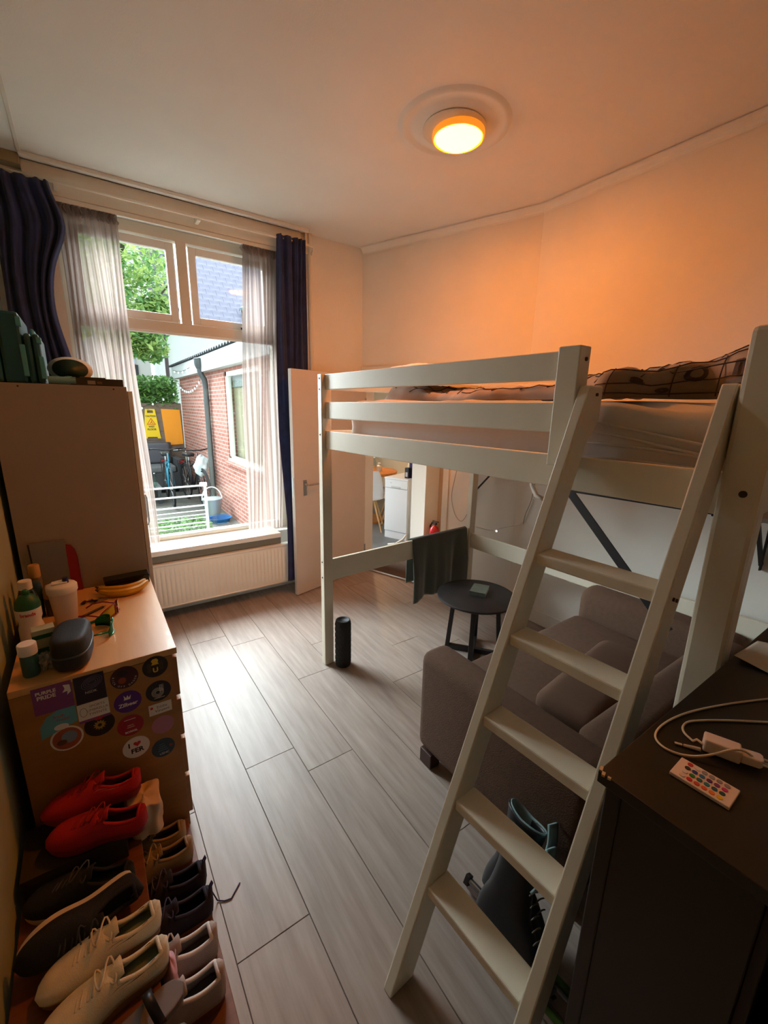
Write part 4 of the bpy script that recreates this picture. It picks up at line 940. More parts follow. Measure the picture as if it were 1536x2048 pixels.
# ---- things on the bookcase
rm = thing('remote_control', 'white remote control with coloured buttons on the bookcase', 'remote control', (.779, .168, BZ), rotz=math.radians(1.5))
build('case', G().box(-.0265, .0265, -.042, .042, 0, .006), mat('remote_white', '#e3cfbd', .5), rm, local=True, bev=.001)
cols = {(0, 0): '#d8d2c8', (1, 0): '#d8d2c8', (2, 0): '#2a2a2c', (3, 0): '#b52030'}
rows = [['#c4161c', '#1e8a3c', '#1f3f9a', '#d8d2c8'], ['#c2462f', '#1f6d6a', '#2a6aa0', '#8d8d90'], ['#d4592c', '#1f7d8a', '#5a2a70', '#8d8d90'], ['#dd7a2a', '#245f6a', '#7a3a78', '#8d8d90'], ['#e3c021', '#1f4f5a', '#c23a80', '#8d8d90']]
rows = [['#d8d2c8', '#d8d2c8', '#2a2a2c', '#b52030']]+rows
for i, rw in enumerate(rows):
    for j, c in enumerate(rw):
        build('button', G().cyl((-.018+.012*j, .026-.0105*i, .006), (-.018+.012*j, .026-.0105*i, .0072), .0042, seg=14), mat('button_'+c[1:], c, .5), rm, local=True)
ch = thing('charger', 'white phone charger plug with its cable on the bookcase', 'charger', (.885, .165, BZ), rotz=math.radians(-70))
build('body', G().box(-.040, .014, -.0145, .0145, .001, .026), mat('charger_white', '#e6d3c4', .4), ch, local=True, bev=.003)
build('plug', G().prism([(.014, -.012, .004), (.040, -.012, .006), (.044, -.007, .006), (.044, .007, .006), (.040, .012, .006), (.014, .012, .004)], (0, 0, .016)), mat('charger_white', '#e6d3c4', .4), ch, local=True, bev=.002)
for s_ in (-1, 1): build('pin', G().cyl((.043, s_*.0085, .014), (.064, s_*.0075, .014), .0021, seg=8), mat('pin_white', '#d8cfc6', .4), ch, local=True, smooth='auto')
cb2 = thing('charging_cable', 'thin white charging cable looped around the charger', 'cable', (.9, .18, BZ))
m_cab = mat('cable_white', '#d8c7a8', .5)
z_ = BZ+.003
import_pts = [(.862, .198), (.880, .236), (.915, .244), (.955, .225), (1.0, .195), (1.06, .15), (1.11, .12), (1.10, .06), (1.02, .05), (.955, .085), (.905, .125), (.868, .160), (.82, .205), (.805, .238), (.822, .262), (.872, .268), (.95, .255), (1.05, .22), (1.14, .18), (1.2, .15)]
def smooth_path(P, z, n=8):
    out = []
    for i in range(len(P)-1):
        a, b, c, d = (Vector(P[max(0, min(len(P)-1, i+k))]) for k in (-1, 0, 1, 2))
        for j in range(n):
            f = j/n; out.append(.5*((2*b)+(c-a)*f+(2*a-5*b+4*c-d)*f*f+(3*b-a-3*c+d)*f**3))
    out.append(Vector(P[-1])); return [(p.x, p.y, z(i/len(out)) if callable(z) else z) for i, p in enumerate(out)]
build('wire', G().tube(smooth_path(import_pts, lambda f: BZ+(.012 if f < .02 else .003)+(.027*math.exp(-((f-.565)/.035)**2))), .0021, 8), m_cab, cb2, smooth=True)
build('connector', G().tube([(.842, .222, z_), (.850, .208, z_+.001), (.855, .200, z_+.001)], [.0024, .0034, .0036], 8).obox((.838, .229, z_), (.5, -.85, 0), (.85, .5, 0), (0, 0, 1), .006, .0022, .001), mat('connector', '#cfc5b2', .4), cb2, smooth='auto')
pp = thing('paper_sheet', 'blank pale paper sheet curling on the bookcase', 'paper', (1.33, .25, BZ))
build('sheet', G().grid(lambda u, v: (1.27+.14*u, .20+.075*v-.01*u, BZ+.002+.028*(u**2)*(1-v)+.012*v), 10, 8), mat('paper', '#d9cfbb', .8), pp, smooth=True, solid=.001)

# ---- steel braces, shelves and cables below the bed
br = thing('steel_brace', 'black steel brace with diagonal bar below the loft bed', 'brace', (2.1, 1.0, .7))
build('top_bar', G().bar((2.1, 1.285, 1.290), (2.1, .60, 1.305), .03, .012), m_steel, br)
build('diagonal_bar', G().bar((2.1, 1.275, 1.285), (2.1, .700, .725), .006, .045), m_steel, br, bev=.001)
for y in (1.26, .62): build('hanger', G().bar((2.1, y, 1.29), (2.1, y, 1.47), .02, .01), m_steel, br)
sh1 = thing('wall_shelf', 'white wall shelf on black bracket beside the rear bed post', 'shelf', (2.68, 2.45, 1.18))
build('board', G().box(2.615, 2.735, 2.10, 2.52, 1.185, 1.203), m_white, sh1, bev=.002)
def brk(t, x, y0, y1, z0, z1): build('bracket', G().bar((x, y0, z0), (x, y0, z1), .022, .008, (1, 0, 0)).bar((x, y0, z1), (x, y1, z1), .022, .008).bar((x, y0, z0+.07), (x, y1, z1-.006), .016, .008), m_steel, t)
brk(sh1, 2.70, 2.555, 2.36, .90, 1.182)
sh2 = thing('wall_shelf', 'grey wall shelf on black bracket beside the near bed post', 'shelf', (2.72, .40, 1.2))
build('board', G().box(2.62, 2.862, .20, .64, 1.20, 1.222), mat('grey_board', '#8c8378', .6), sh2, bev=.002)
build('bracket', G().bar((2.862, .60, .90), (2.862, .60, 1.2), .022, .008, (0, 1, 0)).bar((2.862, .60, 1.196), (2.63, .60, 1.196), .022, .008).bar((2.862, .60, .93), (2.64, .60, 1.19), .016, .02), m_steel, sh2)
def wire(label, pts, r=.0022, m=None, name='wall_cable'):
    t = thing(name, label, 'cable', pts[0]); P = [Vector(p) for p in pts]; out = []
    for i in range(len(P)-1):
        a, b, c, d = (P[max(0, min(len(P)-1, i+k))] for k in (-1, 0, 1, 2))
        for j in range(8):
            f = j/8; out.append(.5*((2*b)+(c-a)*f+(2*a-5*b+4*c-d)*f*f+(3*b-a-3*c+d)*f**3))
    out.append(P[-1]); build('wire', G().tube(out, r, 6), m or mat('grey_wire', '#8a8478', .6), t, smooth=True); return t
def W(s, z, o=.008): p = wp(s, -o); return (p.x, p.y, z)
wire('grey cable hanging in a loop beside the door casing', [W(1.10, 1.30), W(1.06, 1.10), W(1.04, .93), W(1.08, .78), W(1.15, .72), W(1.21, .82), W(1.235, .95), W(1.22, 1.08), W(1.21, 1.30)])
wire('dark cable dangling on the stained wall behind the bed', [(2.853, 2.02, 1.30), (2.853, 2.03, 1.15), (2.853, 2.05, 1.0), (2.853, 2.09, .88), (2.853, 2.10, .80)], m=mat('dark_wire', '#4d473e', .6))
lw = wire('white cable with small light below the wall shelf', [(2.60, 2.38, .745), (2.70, 2.30, .72), (2.80, 2.25, .74), (2.853, 2.12, .80), (2.853, 2.06, .92), (2.853, 2.03, 1.02)], m=mat('white_wire', '#cfcac0', .6))
build('indicator_light', G().lathe([(.0001, -.008), (.007, -.004), (.008, .002), (.0001, .009)], (2.74, 2.275, .712), 10), mat('led_glow', '#ffffff', .4, emit=(1, .98, .95), estr=4), lw, smooth=True)
hk = thing('white_hose', 'white plastic hose loop hanging behind the bed rail', 'hose', (2.5, 1.72, 1.2))
build('hose', G().tube([(2.5, 1.80, 1.455), (2.5, 1.805, 1.30), (2.5, 1.80, 1.20), (2.5, 1.76, 1.135), (2.5, 1.70, 1.12)], .016, 10), m_trim, hk, smooth=True)
# ================================================================== KITCHEN BEHIND THE DOOR
KZ = .07
m_kw = mat('kitchen_cream_paint', '#e2d6c2', .8); m_kf = mat('grey_vinyl', '#6d6f70', .45, var=.12, scale=5)
struct('floor_kitchen', G().box(2.0, 4.4, 3.74, 9.0, -.1, KZ), m_kf)
struct('trim_13', G().box(2.34, 3.048, 3.715, 3.74, .013, KZ), m_trim, label='white riser of the step into the kitchen')
struct('wall_passage', G().box(3.25, 3.40, 2.60, 3.83, 0, 2.5), mat('passage_shade_tan', '#c9ab8a', .8))  # tan colour stands in for the brown shade on this wall
struct('wall_stub', G().box(3.05, 3.249, 3.58, 3.83, 0, 2.5), mat('white_stub_paint', '#e9e4d8', .7))
struct('wall_passage_end', G().box(2.90, 3.25, 2.50, 2.60, 0, 2.5), m_kw)
struct('wall_kitchen_right', G().box(4.4, 4.55, 2.5, 9.0, -.1, 2.5), m_kw)
struct('wall_kitchen_end', G().box(1.95, 4.55, 9.0, 9.15, -.1, 2.45), m_kw)
struct('wall_kitchen_side', G().box(3.40, 4.4, 3.74, 3.82, 0, 2.5), m_kw)
g = G().add([(2.26, 3.975, 2.36), (2.40, 3.5, 2.36), (2.70, 2.72, 2.36), (3.4, 2.5, 2.36), (4.5, 2.5, 2.36), (4.5, 9.1, 2.36), (1.9, 9.1, 2.36), (1.9, 3.975, 2.36)], [tuple(range(8))])
g = G().box(1.95, 4.5, 3.975, 9.1, 2.36, 2.42).box(2.66, 4.5, 3.0, 3.975, 2.36, 2.42).box(2.86, 4.5, 2.5, 3.0, 2.36, 2.42)
struct('ceiling_kitchen', g, m_ceil)
g = G().prism([wp(D0+.02, .005), wp(D1-.015, .005), (3.248, 2.86, 0), (3.248, 3.578, 0), (3.048, 3.578, 0), (3.048, 3.713, 0), (2.335, 3.713, 0)], (0, 0, .012))
mtw = build('door_mat', g, mat('brown_coir', '#4a3a2e', 1, bump=1, bscale=260, var=.2, scale=60)); tag(mtw, 'dark brown coir mat behind the metal door strip', 'door mat')
# dishwasher
a, b = Vector((3.03, 4.35, KZ)), Vector((3.15, 4.03, KZ)); e = (b-a).normalized(); nn = Vector((-e.y, e.x, 0)); nn = nn if nn.x > 0 else -nn
def dw(s0, s1, o0, o1, z0, z1): return G().prism([a+e*s0+nn*o0+Vector((0, 0, z0)), a+e*s1+nn*o0+Vector((0, 0, z0)), a+e*s1+nn*o1+Vector((0, 0, z0)), a+e*s0+nn*o1+Vector((0, 0, z0))], (0, 0, z1-z0))
WL = (b-a).length; m_dw = mat('appliance_white', '#e9eef2', .3)
dwt = thing('dishwasher', 'slim white dishwasher standing in the kitchen', 'dishwasher', a)
build('body', dw(0, WL, .02, .5, 0, .765), m_dw, dwt, bev=.004)
build('front_door', dw(.002, WL-.002, 0, .02, .10, .655), m_dw, dwt, bev=.004)
cp = build('control_panel', dw(.002, WL-.002, -.004, .02, .66, .765), m_dw, dwt, bev=.006)
build('button', dw(.09, .10, -.007, -.004, .72, .73), m_chrome, cp); build('handle', dw(.10, .24, -.008, -.004, .665, .685), mat('grip_grey', '#c9ced2', .4), cp, bev=.002)
build('worktop', dw(-.004, WL+.004, -.008, .5, .766, .79), m_dw, dwt, bev=.004); build('plinth', dw(.004, WL-.004, .01, .02, .0, .095), m_dw, dwt)
def dpp(s, o): return a+e*s+nn*o
p = dpp(.275, .10); t = thing('tablet_box', 'black box with white label standing on the dishwasher', 'box', (p.x, p.y, KZ+.79), rotz=math.atan2(e.y, e.x))
build('box', G().box(-.028, .028, -.03, .03, 0, .13), m_black, t, local=True, bev=.002); build('paper_label', G().box(-.016, .014, -.032, -.0305, .02, .075), mat('label_grey', '#b9bcc4', .7), t, local=True)
p = dpp(.325, .16); t = thing('purple_carton', 'tall dark purple carton behind the black box on the dishwasher', 'carton', (p.x, p.y, KZ+.79), rotz=math.atan2(e.y, e.x))
build('carton', G().box(-.045, .045, -.04, .04, 0, .30), mat('purple_carton', '#2a1c58', .5), t, local=True, bev=.002); build('lid', G().box(-.0455, .0455, -.0405, .0405, .27, .302), m_black, t, local=True)
t = thing('hose', 'white waste hose lying beside the dishwasher', 'hose', (3.0, 3.95, KZ)); build('hose', G().tube([(2.86, 4.02, KZ+.015), (2.93, 3.95, KZ+.03), (3.0, 3.90, KZ+.09), (3.03, 3.87, KZ+.15)], .013, 8), m_trim, t, smooth=True)
# fire extinguisher
t = thing('fire_extinguisher', 'red fire extinguisher standing against the passage wall', 'fire extinguisher', (3.135, 3.495, .012))
build('cylinder', G().lathe([(.0001, 0), (.055, 0), (.058, .01), (.058, .33), (.045, .375), (.02, .395), (.015, .41)], seg=24), mat('extinguisher_red', '#b8101c', .3), t, local=True, smooth='auto')
build('valve', G().box(-.012, .012, -.03, .04, .41, .435).box(-.010, .010, -.06, .03, .445, .455), m_black, t, local=True, bev=.003)
build('discharge_hose', G().tube([(0, .04, .42), (.0, .07, .38), (.0, .072, .25), (.0, .07, .15)], .009, 8), m_black, t, local=True, smooth=True)
# kitchen table, chair and things on the table
KT = (3.34, 5.22)
t = thing('kitchen_table', 'round wooden kitchen table lit by a warm lamp', 'table', (KT[0], KT[1], KZ)); m_kt = mat('honey_wood', '#b8722e', .4, var=.15, stretch=(5, 1, 1))
build('tabletop', G().lathe([(.0001, .70), (.41, .70), (.42, .71), (.42, .735), (.41, .742), (.0001, .742)], (KT[0], KT[1], KZ), 40), m_kt, t, smooth='auto')
build('pedestal', G().lathe([(.06, .02), (.045, .2), (.05, .70)], (KT[0], KT[1], KZ), 20), m_kt, t, smooth=True)
build('foot', G().lathe([(.0001, 0), (.26, 0), (.26, .02), (.06, .035), (.0001, .035)], (KT[0], KT[1], KZ), 30), m_kt, t, smooth='auto')
def shell_chair(label, loc, rz):
    c = thing('dining_chair', label, 'chair', loc, rotz=rz, group='white shell chairs'); ms = mat('white_shell', '#c9cfd3', .4); ml = mat('beech_leg', '#c49a66', .5)
    def sh_(u, v):
        s_ = 2*v-1
        if u < .55: q = u/.55; x, z = .21-.38*q, .44-.02*math.sin(q*PI)+.03*abs(s_)**3
        else: q = (u-.55)/.45; x, z = -.17-.07*q, .44+.40*q
        w = .22-.05*max(0, (u-.75)/.25)**2; return (x-.04*abs(s_)**2*(-1 if u > .55 else 0), w*s_, z)
    build('seat_shell', G().grid(sh_, 22, 12), ms, c, local=True, smooth=True, solid=.008)
    for x, y in ((.16, .17), (.16, -.17), (-.12, .17), (-.12, -.17)): build('leg', G().tube([(x*.55, y*.55, .425), (x*1.35, y*1.25, 0)], [.014, .009], 10), ml, c, local=True, smooth='auto')
    build('wire_frame', G().tube([(.08, .09, .40), (-.07, -.09, .40)], .005, 6).tube([(.08, -.09, .40), (-.07, .09, .40)], .005, 6), m_steel, c, local=True)
shell_chair('white shell chair with beech legs in front of the kitchen table', (3.03, 4.76, KZ), .9)
shell_chair('white shell chair with beech legs at the far side of the dishwasher', (3.62, 4.92, KZ), 2.6)
TZ_ = KZ+.742
t = thing('fruit_basket', 'small wicker basket on the kitchen table', 'basket', (3.12, 5.06, TZ_)); mw_ = mat('wicker', '#8a5a2c', .8, bump=.8, bscale=120)
build('basket', G().lathe([(.0001, 0), (.06, 0), (.08, .06), (.083, .065)], seg=24), mw_, t, local=True, smooth=True, solid=.005); build('handle', G().tube([(.08*math.cos(k*PI/12), 0, .06+.10*math.sin(k*PI/12)) for k in range(13)], .006, 6), mw_, t, local=True, smooth=True)
for lab, x, y, r, h, m in (('clear plastic bottle on the kitchen table', 3.31, 5.03, .035, .22, glass('clear_bottle', (.85, .92, .95))), ('dark glass bottle on the kitchen table', 3.25, 5.20, .035, .25, mat('dark_glass', '#2a1a10', .2)), ('pale jar with paper label on the kitchen table', 3.42, 5.06, .04, .12, mat('pale_jar', '#c9b7a2', .5))):
    t = lathe_thing('bottle', lab, 'bottle', (x, y, TZ_), [('body', [(.0001, 0), (r, 0), (r, h*.62), (r*.4, h*.8), (r*.4, h*.92)], m), ('cap', [(r*.45, h*.92), (r*.45, h), (.0001, h)], m_wp)])
t = thing('pendant_lamp', 'warm pendant lamp above the kitchen table', 'lamp', (KT[0], KT[1]+.1, 2.36))
build('flex', G().cyl((0, 0, 0), (0, 0, -.62), .004, seg=6), m_black, t, local=True); build('shade', G().lathe([(.03, -.60), (.06, -.62), (.16, -.74), (.165, -.76)], seg=30), mat('lamp_metal', '#b5651d', .4), t, local=True, smooth=True, solid=.003)
build('bulb', G().lathe([(.0001, -.66), (.02, -.67), (.03, -.71), (.02, -.735), (.0001, -.74)], seg=16), mat('warm_bulb', '#ffffff', .4, emit=(1, .62, .25), estr=25), t, local=True, smooth=True)
ld2 = bpy.data.lights.new('kitchen_bulb', 'POINT'); ld2.energy = 40; ld2.color = (1, .60, .24); ld2.shadow_soft_size = .05
lo2 = bpy.data.objects.new('kitchen_bulb', ld2); COL.objects.link(lo2); lo2.parent = t; lo2.location = (0, 0, -.79)
# ================================================================== GARDEN AND NEIGHBOURS
GZ = -.15
m_pave = mat('grey_paving', '#5f5e57', .9, var=.18, scale=4, bump=.4, bscale=40)
struct('ground_garden', G().box(-6, 1.85, 3.97, 11.0, GZ-.1, GZ), m_pave)
struct('ground_beyond', G().box(-12, 16, 11.0, 30, GZ-.1, GZ), mat('far_ground', '#6d7060', .95))
def brick_mat():
    m = bpy.data.materials.new('orange_red_brick'); m.use_nodes = True; nt = m.node_tree; p = nt.nodes['Principled BSDF']; p.inputs['Roughness'].default_value = .9
    tc = nt.nodes.new('ShaderNodeTexCoord'); sp = nt.nodes.new('ShaderNodeSeparateXYZ'); cb = nt.nodes.new('ShaderNodeCombineXYZ')
    nt.links.new(tc.outputs['Object'], sp.inputs[0]); nt.links.new(sp.outputs[1], cb.inputs[0]); nt.links.new(sp.outputs[2], cb.inputs[1])
    b = nt.nodes.new('ShaderNodeTexBrick'); b.inputs['Scale'].default_value = 1; b.inputs['Brick Width'].default_value = .22; b.inputs['Row Height'].default_value = .0625
    b.inputs['Mortar Size'].default_value = .007; b.inputs['Color1'].default_value = lin('#96594b'); b.inputs['Color2'].default_value = lin('#a86c5c'); b.inputs['Mortar'].default_value = lin('#b3a398')
    nt.links.new(cb.outputs[0], b.inputs['Vector']); nt.links.new(b.outputs['Color'], p.inputs['Base Color'])
    bu = nt.nodes.new('ShaderNodeBump'); bu.inputs['Strength'].default_value = .6; bu.inputs['Distance'].default_value = .01; bu.invert = True
    nt.links.new(b.outputs['Fac'], bu.inputs['Height']); nt.links.new(bu.outputs[0], p.inputs['Normal']); return m
m_brick = brick_mat()
BX = 1.85; BY0, BY1, BZ0, BZ1 = 5.45, 7.10, .83, 2.20
struct('wall_brick', G().box(BX, BX+.15, 3.97, 4.12, GZ, 2.45).box(BX, BX+.15, 5.22, BY0, GZ, 2.45).box(BX, BX+.15, 4.12, 5.22, 2.12, 2.45).box(BX, BX+.15, 4.12, 5.22, GZ, KZ).box(BX, BX+.15, BY1, 10.85, GZ, 2.45).box(BX, BX+.15, BY0, BY1, GZ, BZ0).box(BX, BX+.15, BY0, BY1, BZ1, 2.45), m_brick)
w2 = struct('window_2', G().box(BX+.02, BX+.09, BY0, BY0+.07, BZ0, BZ1).box(BX+.02, BX+.09, BY1-.07, BY1, BZ0, BZ1).box(BX+.02, BX+.09, BY0, BY1, BZ1-.07, BZ1).box(BX+.02, BX+.09, BY0, BY1, BZ0, BZ0+.07).box(BX-.015, BX+.03, BY0+.0, BY1, BZ0-.0, BZ0+.035), m_sash, bev=.004)
build('pane', G().box(BX+.05, BX+.056, BY0+.06, BY1-.06, BZ0+.06, BZ1-.06), m_glass, w2)
build('roller_blind', G().box(BX+.115, BX+.119, BY0+.05, BY1-.05, 1.98, BZ1-.02), mat('grey_blind', '#8f9297', .7), w2)
build('blind_tube', G().cyl((BX+.117, BY0+.05, 1.98), (BX+.117, BY1-.05, 1.98), .012), mat('grey_blind', '#8f9297', .7), w2, smooth='auto')
build('window_sill', G().box(BX-.045, BX+.02, BY0-.04, BY1+.04, BZ0-.06, BZ0), m_brick, w2)
g = G()
for k in range(4):
    y = BY1-.2-.33*k
    def cur(u, v, y=y): return (BX+.135+.008*math.sin(u*30), y-.16+.31*u, BZ0+.02+1.15*v)
    g.grid(cur, 12, 2)
build('net_curtain', g, mat('beige_net', '#b3a488', .8), w2, smooth=True)
struct('trim_14', G().box(BX-.12, BX+.02, 3.97, 11.0, 2.245, 2.50), mat('grey_white_fascia', '#b9bdbb', .5), bev=.006, label='pale fascia board along the brick wall')
d2 = struct('added_glass_door', G().box(BX+.03, BX+.09, 4.12, 4.20, KZ, 2.12).box(BX+.03, BX+.09, 5.14, 5.22, KZ, 2.12).box(BX+.03, BX+.09, 4.2005, 5.1395, 2.03, 2.12).box(BX+.03, BX+.09, 4.2005, 5.1395, KZ, KZ+.10), m_sash, bev=.004)  # glass door out of view, added to let daylight into the kitchen
build('pane', G().box(BX+.055, BX+.061, 4.19, 5.15, KZ+.09, 2.04), m_glass, d2)
# corrugated roof
def corr(u, v): return (BX-.16+2.75*u, 4.0+7.1*v, 2.525+.40*u+.018*math.sin(v*7.1/.076*2*PI/2))
struct('roof_kitchen', G().grid(corr, 2, 560), mat('dark_corrugated', '#3d4247', .7), smooth=True, solid=.006)
# drain pipe
dpipe = thing('drain_pipe', 'dark grey drain pipe running down the brick wall', 'pipe', (BX-.06, 8.10, GZ)); m_pipe = mat('grey_pvc', '#454d50', .5)
build('pipe', G().tube([(BX-.135, 8.10, 2.36), (BX-.135, 8.10, 2.26), (BX-.11, 8.10, 2.19), (BX-.07, 8.10, 2.12), (BX-.06, 8.10, 2.02), (BX-.06, 8.10, GZ)], .047, 14), m_pipe, dpipe, smooth='auto')
build('hopper', G().lathe([(.05, 0), (.075, .06), (.08, .16), (.06, .17)], (BX-.14, 8.10, 2.30), 16), m_pipe, dpipe, smooth='auto')
for z in (1.75, .7): build('pipe_clip', G().lathe([(.052, 0), (.052, .03), (.048, .03)], (BX-.06, 8.10, z), 14), m_pipe, dpipe)
# fence of horizontal boards
fn = thing('garden_fence', 'brown horizontal board fence below the hedge', 'fence', (-.5, 10.9, GZ))
mfb = bpy.data.meshes.new('board'); gb = G().box(-1.6, 1.6, -.012, .012, -.1005, .1005); mfb.from_pydata(gb.v, [], gb.f); mfb.materials.append(mat('weathered_board', '#77665a', .9, var=.25, scale=6, stretch=(1, 1, 12)))
for k in range(9):
    o = bpy.data.objects.new('board', mfb); COL.objects.link(o); o.parent = fn; o.location = (.74, -.004*(k % 2), .12+.205*k)
build('gap_shade_sheet', G().box(-1.4, 1.84, 10.935, 10.95, GZ, 1.72), mat('gap_shade_brown', '#3a322c', .95), fn)  # dark sheet added behind the boards to put shade into the gaps
for x in (-.8, .9, 2.2): build('post', G().box(-.5+x-.04, -.5+x+.04, 10.92, 11.0, GZ, 1.75), mat('fence_post', '#5a4c43', .9), fn)
# leaf clouds
def leaves(n, fn_, size, seed, flat=.5):
    rnd = random.Random(seed); g = G()
    for _ in range(n):
        c = Vector(fn_(rnd)); s_ = size*(.6+.8*rnd.random())
        a = Vector((rnd.gauss(0, 1), rnd.gauss(0, 1), rnd.gauss(0, .6))).normalized(); b = a.cross(Vector((rnd.gauss(0, .5), rnd.gauss(0, .5)-.6, 1))).normalized()
        nrm = a.cross(b)
        g.add([c-a*s_, c-b*s_*.45+nrm*s_*.12, c+a*s_, c+b*s_*.45+nrm*s_*.12], [(0, 1, 2), (0, 2, 3)])
    return g
def leaf_mat(n, c, c2):
    m = mat(n, c, .5, var=.0); nt = m.node_tree; p = nt.nodes['Principled BSDF']
    ge = nt.nodes.new('ShaderNodeNewGeometry'); r = nt.nodes.new('ShaderNodeValToRGB'); r.color_ramp.elements[0].color = lin(c); r.color_ramp.elements[1].color = lin(c2)
    nt.links.new(ge.outputs['Random Per Island'], r.inputs['Fac']); nt.links.new(r.outputs[0], p.inputs['Base Color'])
    p.inputs['Transmission Weight'].default_value = 0; p.inputs['Subsurface Weight'].default_value = 0
    tl = nt.nodes.new('ShaderNodeBsdfTranslucent'); nt.links.new(r.outputs[0], tl.inputs[0]); mx = nt.nodes.new('ShaderNodeMixShader'); mx.inputs[0].default_value = .4
    o = nt.nodes['Material Output']; nt.links.new(p.outputs[0], mx.inputs[1]); nt.links.new(tl.outputs[0], mx.inputs[2]); nt.links.new(mx.outputs[0], o.inputs[0]); return m
m_hl = leaf_mat('laurel_leaf', '#2b5f28', '#79a84e'); m_tl = leaf_mat('tree_leaf', '#4a8a4c', '#c3d67c')
hd = thing('hedge', 'glossy green laurel hedge growing over the fence', 'hedge', (.3, 11.2, 1.5))
build('foliage', leaves(9000, lambda r: (-1.6+3.40*r.random(), 10.86+.75*r.random()**1.3, 1.62+.62*r.random()**.8+.08*math.sin(r.random()*6)), .055, 3), m_hl, hd, kind='stuff')
build('stem', G().tube([(.3, 11.3, GZ), (.32, 11.3, 1.8)], .03, 8), mat('bark', '#4c4034', .9), hd)
tr = thing('garden_tree', 'leafy green tree standing behind the garden fence', 'tree', (.9, 12.0, GZ))
build('trunk', G().tube([(.6, 12.2, GZ), (.65, 12.2, 2.2), (.9, 12.0, 3.6), (1.2, 11.9, 5.6)], [.13, .11, .09, .04], 10), mat('bark', '#4c4034', .9), tr, smooth=True)
for p in ([(.66, 12.2, 2.4), (1.1, 11.6, 2.75), (1.5, 11.3, 2.9)], [(.8, 12.1, 3.2), (1.5, 11.6, 3.8), (1.9, 11.4, 4.3)], [(.7, 12.1, 2.8), (.2, 11.8, 3.8), (-.1, 11.6, 4.6)]): build('branch', G().tube(p, [.045, .03, .015], 7), mat('bark', '#4c4034', .9), tr, smooth=True)
blobs = [((.9, 11.8, 5.0), 1.0), ((.35, 11.7, 4.3), .8), ((1.5, 11.6, 4.4), .62), ((1.2, 11.4, 3.5), .62), ((.6, 11.5, 3.5), .6), ((1.35, 11.3, 2.95), .38), ((1.65, 11.5, 5.6), .8), ((.1, 11.8, 5.4), .9), ((.95, 11.2, 3.0), .36), ((1.6, 11.4, 3.75), .35)]
def tree_pt(r):
    c, R_ = blobs[min(len(blobs)-1, int(r.random()*len(blobs)))]
    v = Vector((r.gauss(0, 1), r.gauss(0, 1), r.gauss(0, 1))).normalized()*R_*(r.random()**.45)*1.12; return (c[0]+v.x, c[1]+v.y, c[2]+v.z*.85)
build('foliage', leaves(8500, tree_pt, .075, 11), m_tl, tr, kind='stuff')
# neighbour house with white wall and tiled roof
nh = thing('white_house', 'white rendered house with grey tiled roof behind the garden', 'house', (5, 14, GZ))
m_render = mat('white_render', '#dadcdb', .85, var=.04, scale=2)
build('wall', G().box(2.13, 9.5, 14.0, 14.3, GZ, 4.05).box(2.13, 2.4, 14.3, 19, GZ, 4.05), m_render, nh)
build('drain_pipe', G().cyl((2.09, 13.95, GZ), (2.09, 13.95, 4.0), .05, seg=10), mat('brown_pipe', '#4a3a3e', .6), nh, smooth='auto')
RA = math.radians(48); rl0 = Vector((0, 13.75, 4.0)); rv = Vector((0, math.cos(RA), math.sin(RA))); rn_ = Vector((0, -math.sin(RA), math.cos(RA)))
rf = build('roof', G().prism([(1.9, rl0.y, rl0.z-.06), (9.6, rl0.y, rl0.z-.06), (9.6, rl0.y+rv.y*6, rl0.z-.06+rv.z*6), (1.9, rl0.y+rv.y*6, rl0.z-.06+rv.z*6)], (0, .05, -.05)), mat('roof_underlay', '#4e4d5a', .9), nh)
mtile = bpy.data.meshes.new('roof_tile'); gt = G().obox((0, 0, 0), (1, 0, 0), rv, rn_, .147, .155, .012); mtile.from_pydata(gt.v, [], gt.f)
mtile.materials.append(mat('lilac_grey_tile', '#908ea2', .85, var=.25, scale=3))
for i in range(17):
    for j in range(15):
        o = bpy.data.objects.new('roof_tile', mtile); COL.objects.link(o); o.parent = rf
        q = rl0+rv*(.12+.235*i)+rn_*(.02+.006*((i*7+j*3) % 3)); o.location = Vector((2.55+.30*j+(.15 if i % 2 else 0), q.y, q.z))-Vector((5, 14, GZ)); o.rotation_euler = (math.radians(3.5), 0, 0)
build('vent_pipe', G().lathe([(.09, 0), (.09, .42), (.15, .44), (.15, .50), (.05, .56)], (4.36, 13.9, 4.05), 14), mat('blue_grey_vent', '#6d8592', .6), nh, smooth='auto')
# far house on the left
fh = thing('far_house', 'pale house with dark window band far behind the hedge', 'house', (1.2, 17, GZ))
build('wall', G().box(-3, 2.05, 17.0, 17.3, GZ, 7), mat('pale_far_wall', '#c9c5c2', .9), fh)
build('window_band', G().box(.9, 1.66, 16.96, 17.0, 2.55, 2.95), mat('dark_band', '#2f3136', .5), fh)
build('brick_band', G().box(.6, 1.75, 16.97, 17.0, 1.6, 2.55), mat('far_brick', '#a0634f', .9), fh)
build('window', G().box(1.0, 1.6, 16.96, 17.0, 2.98, 3.6), mat('far_glass', '#a6b4c4', .2), fh)
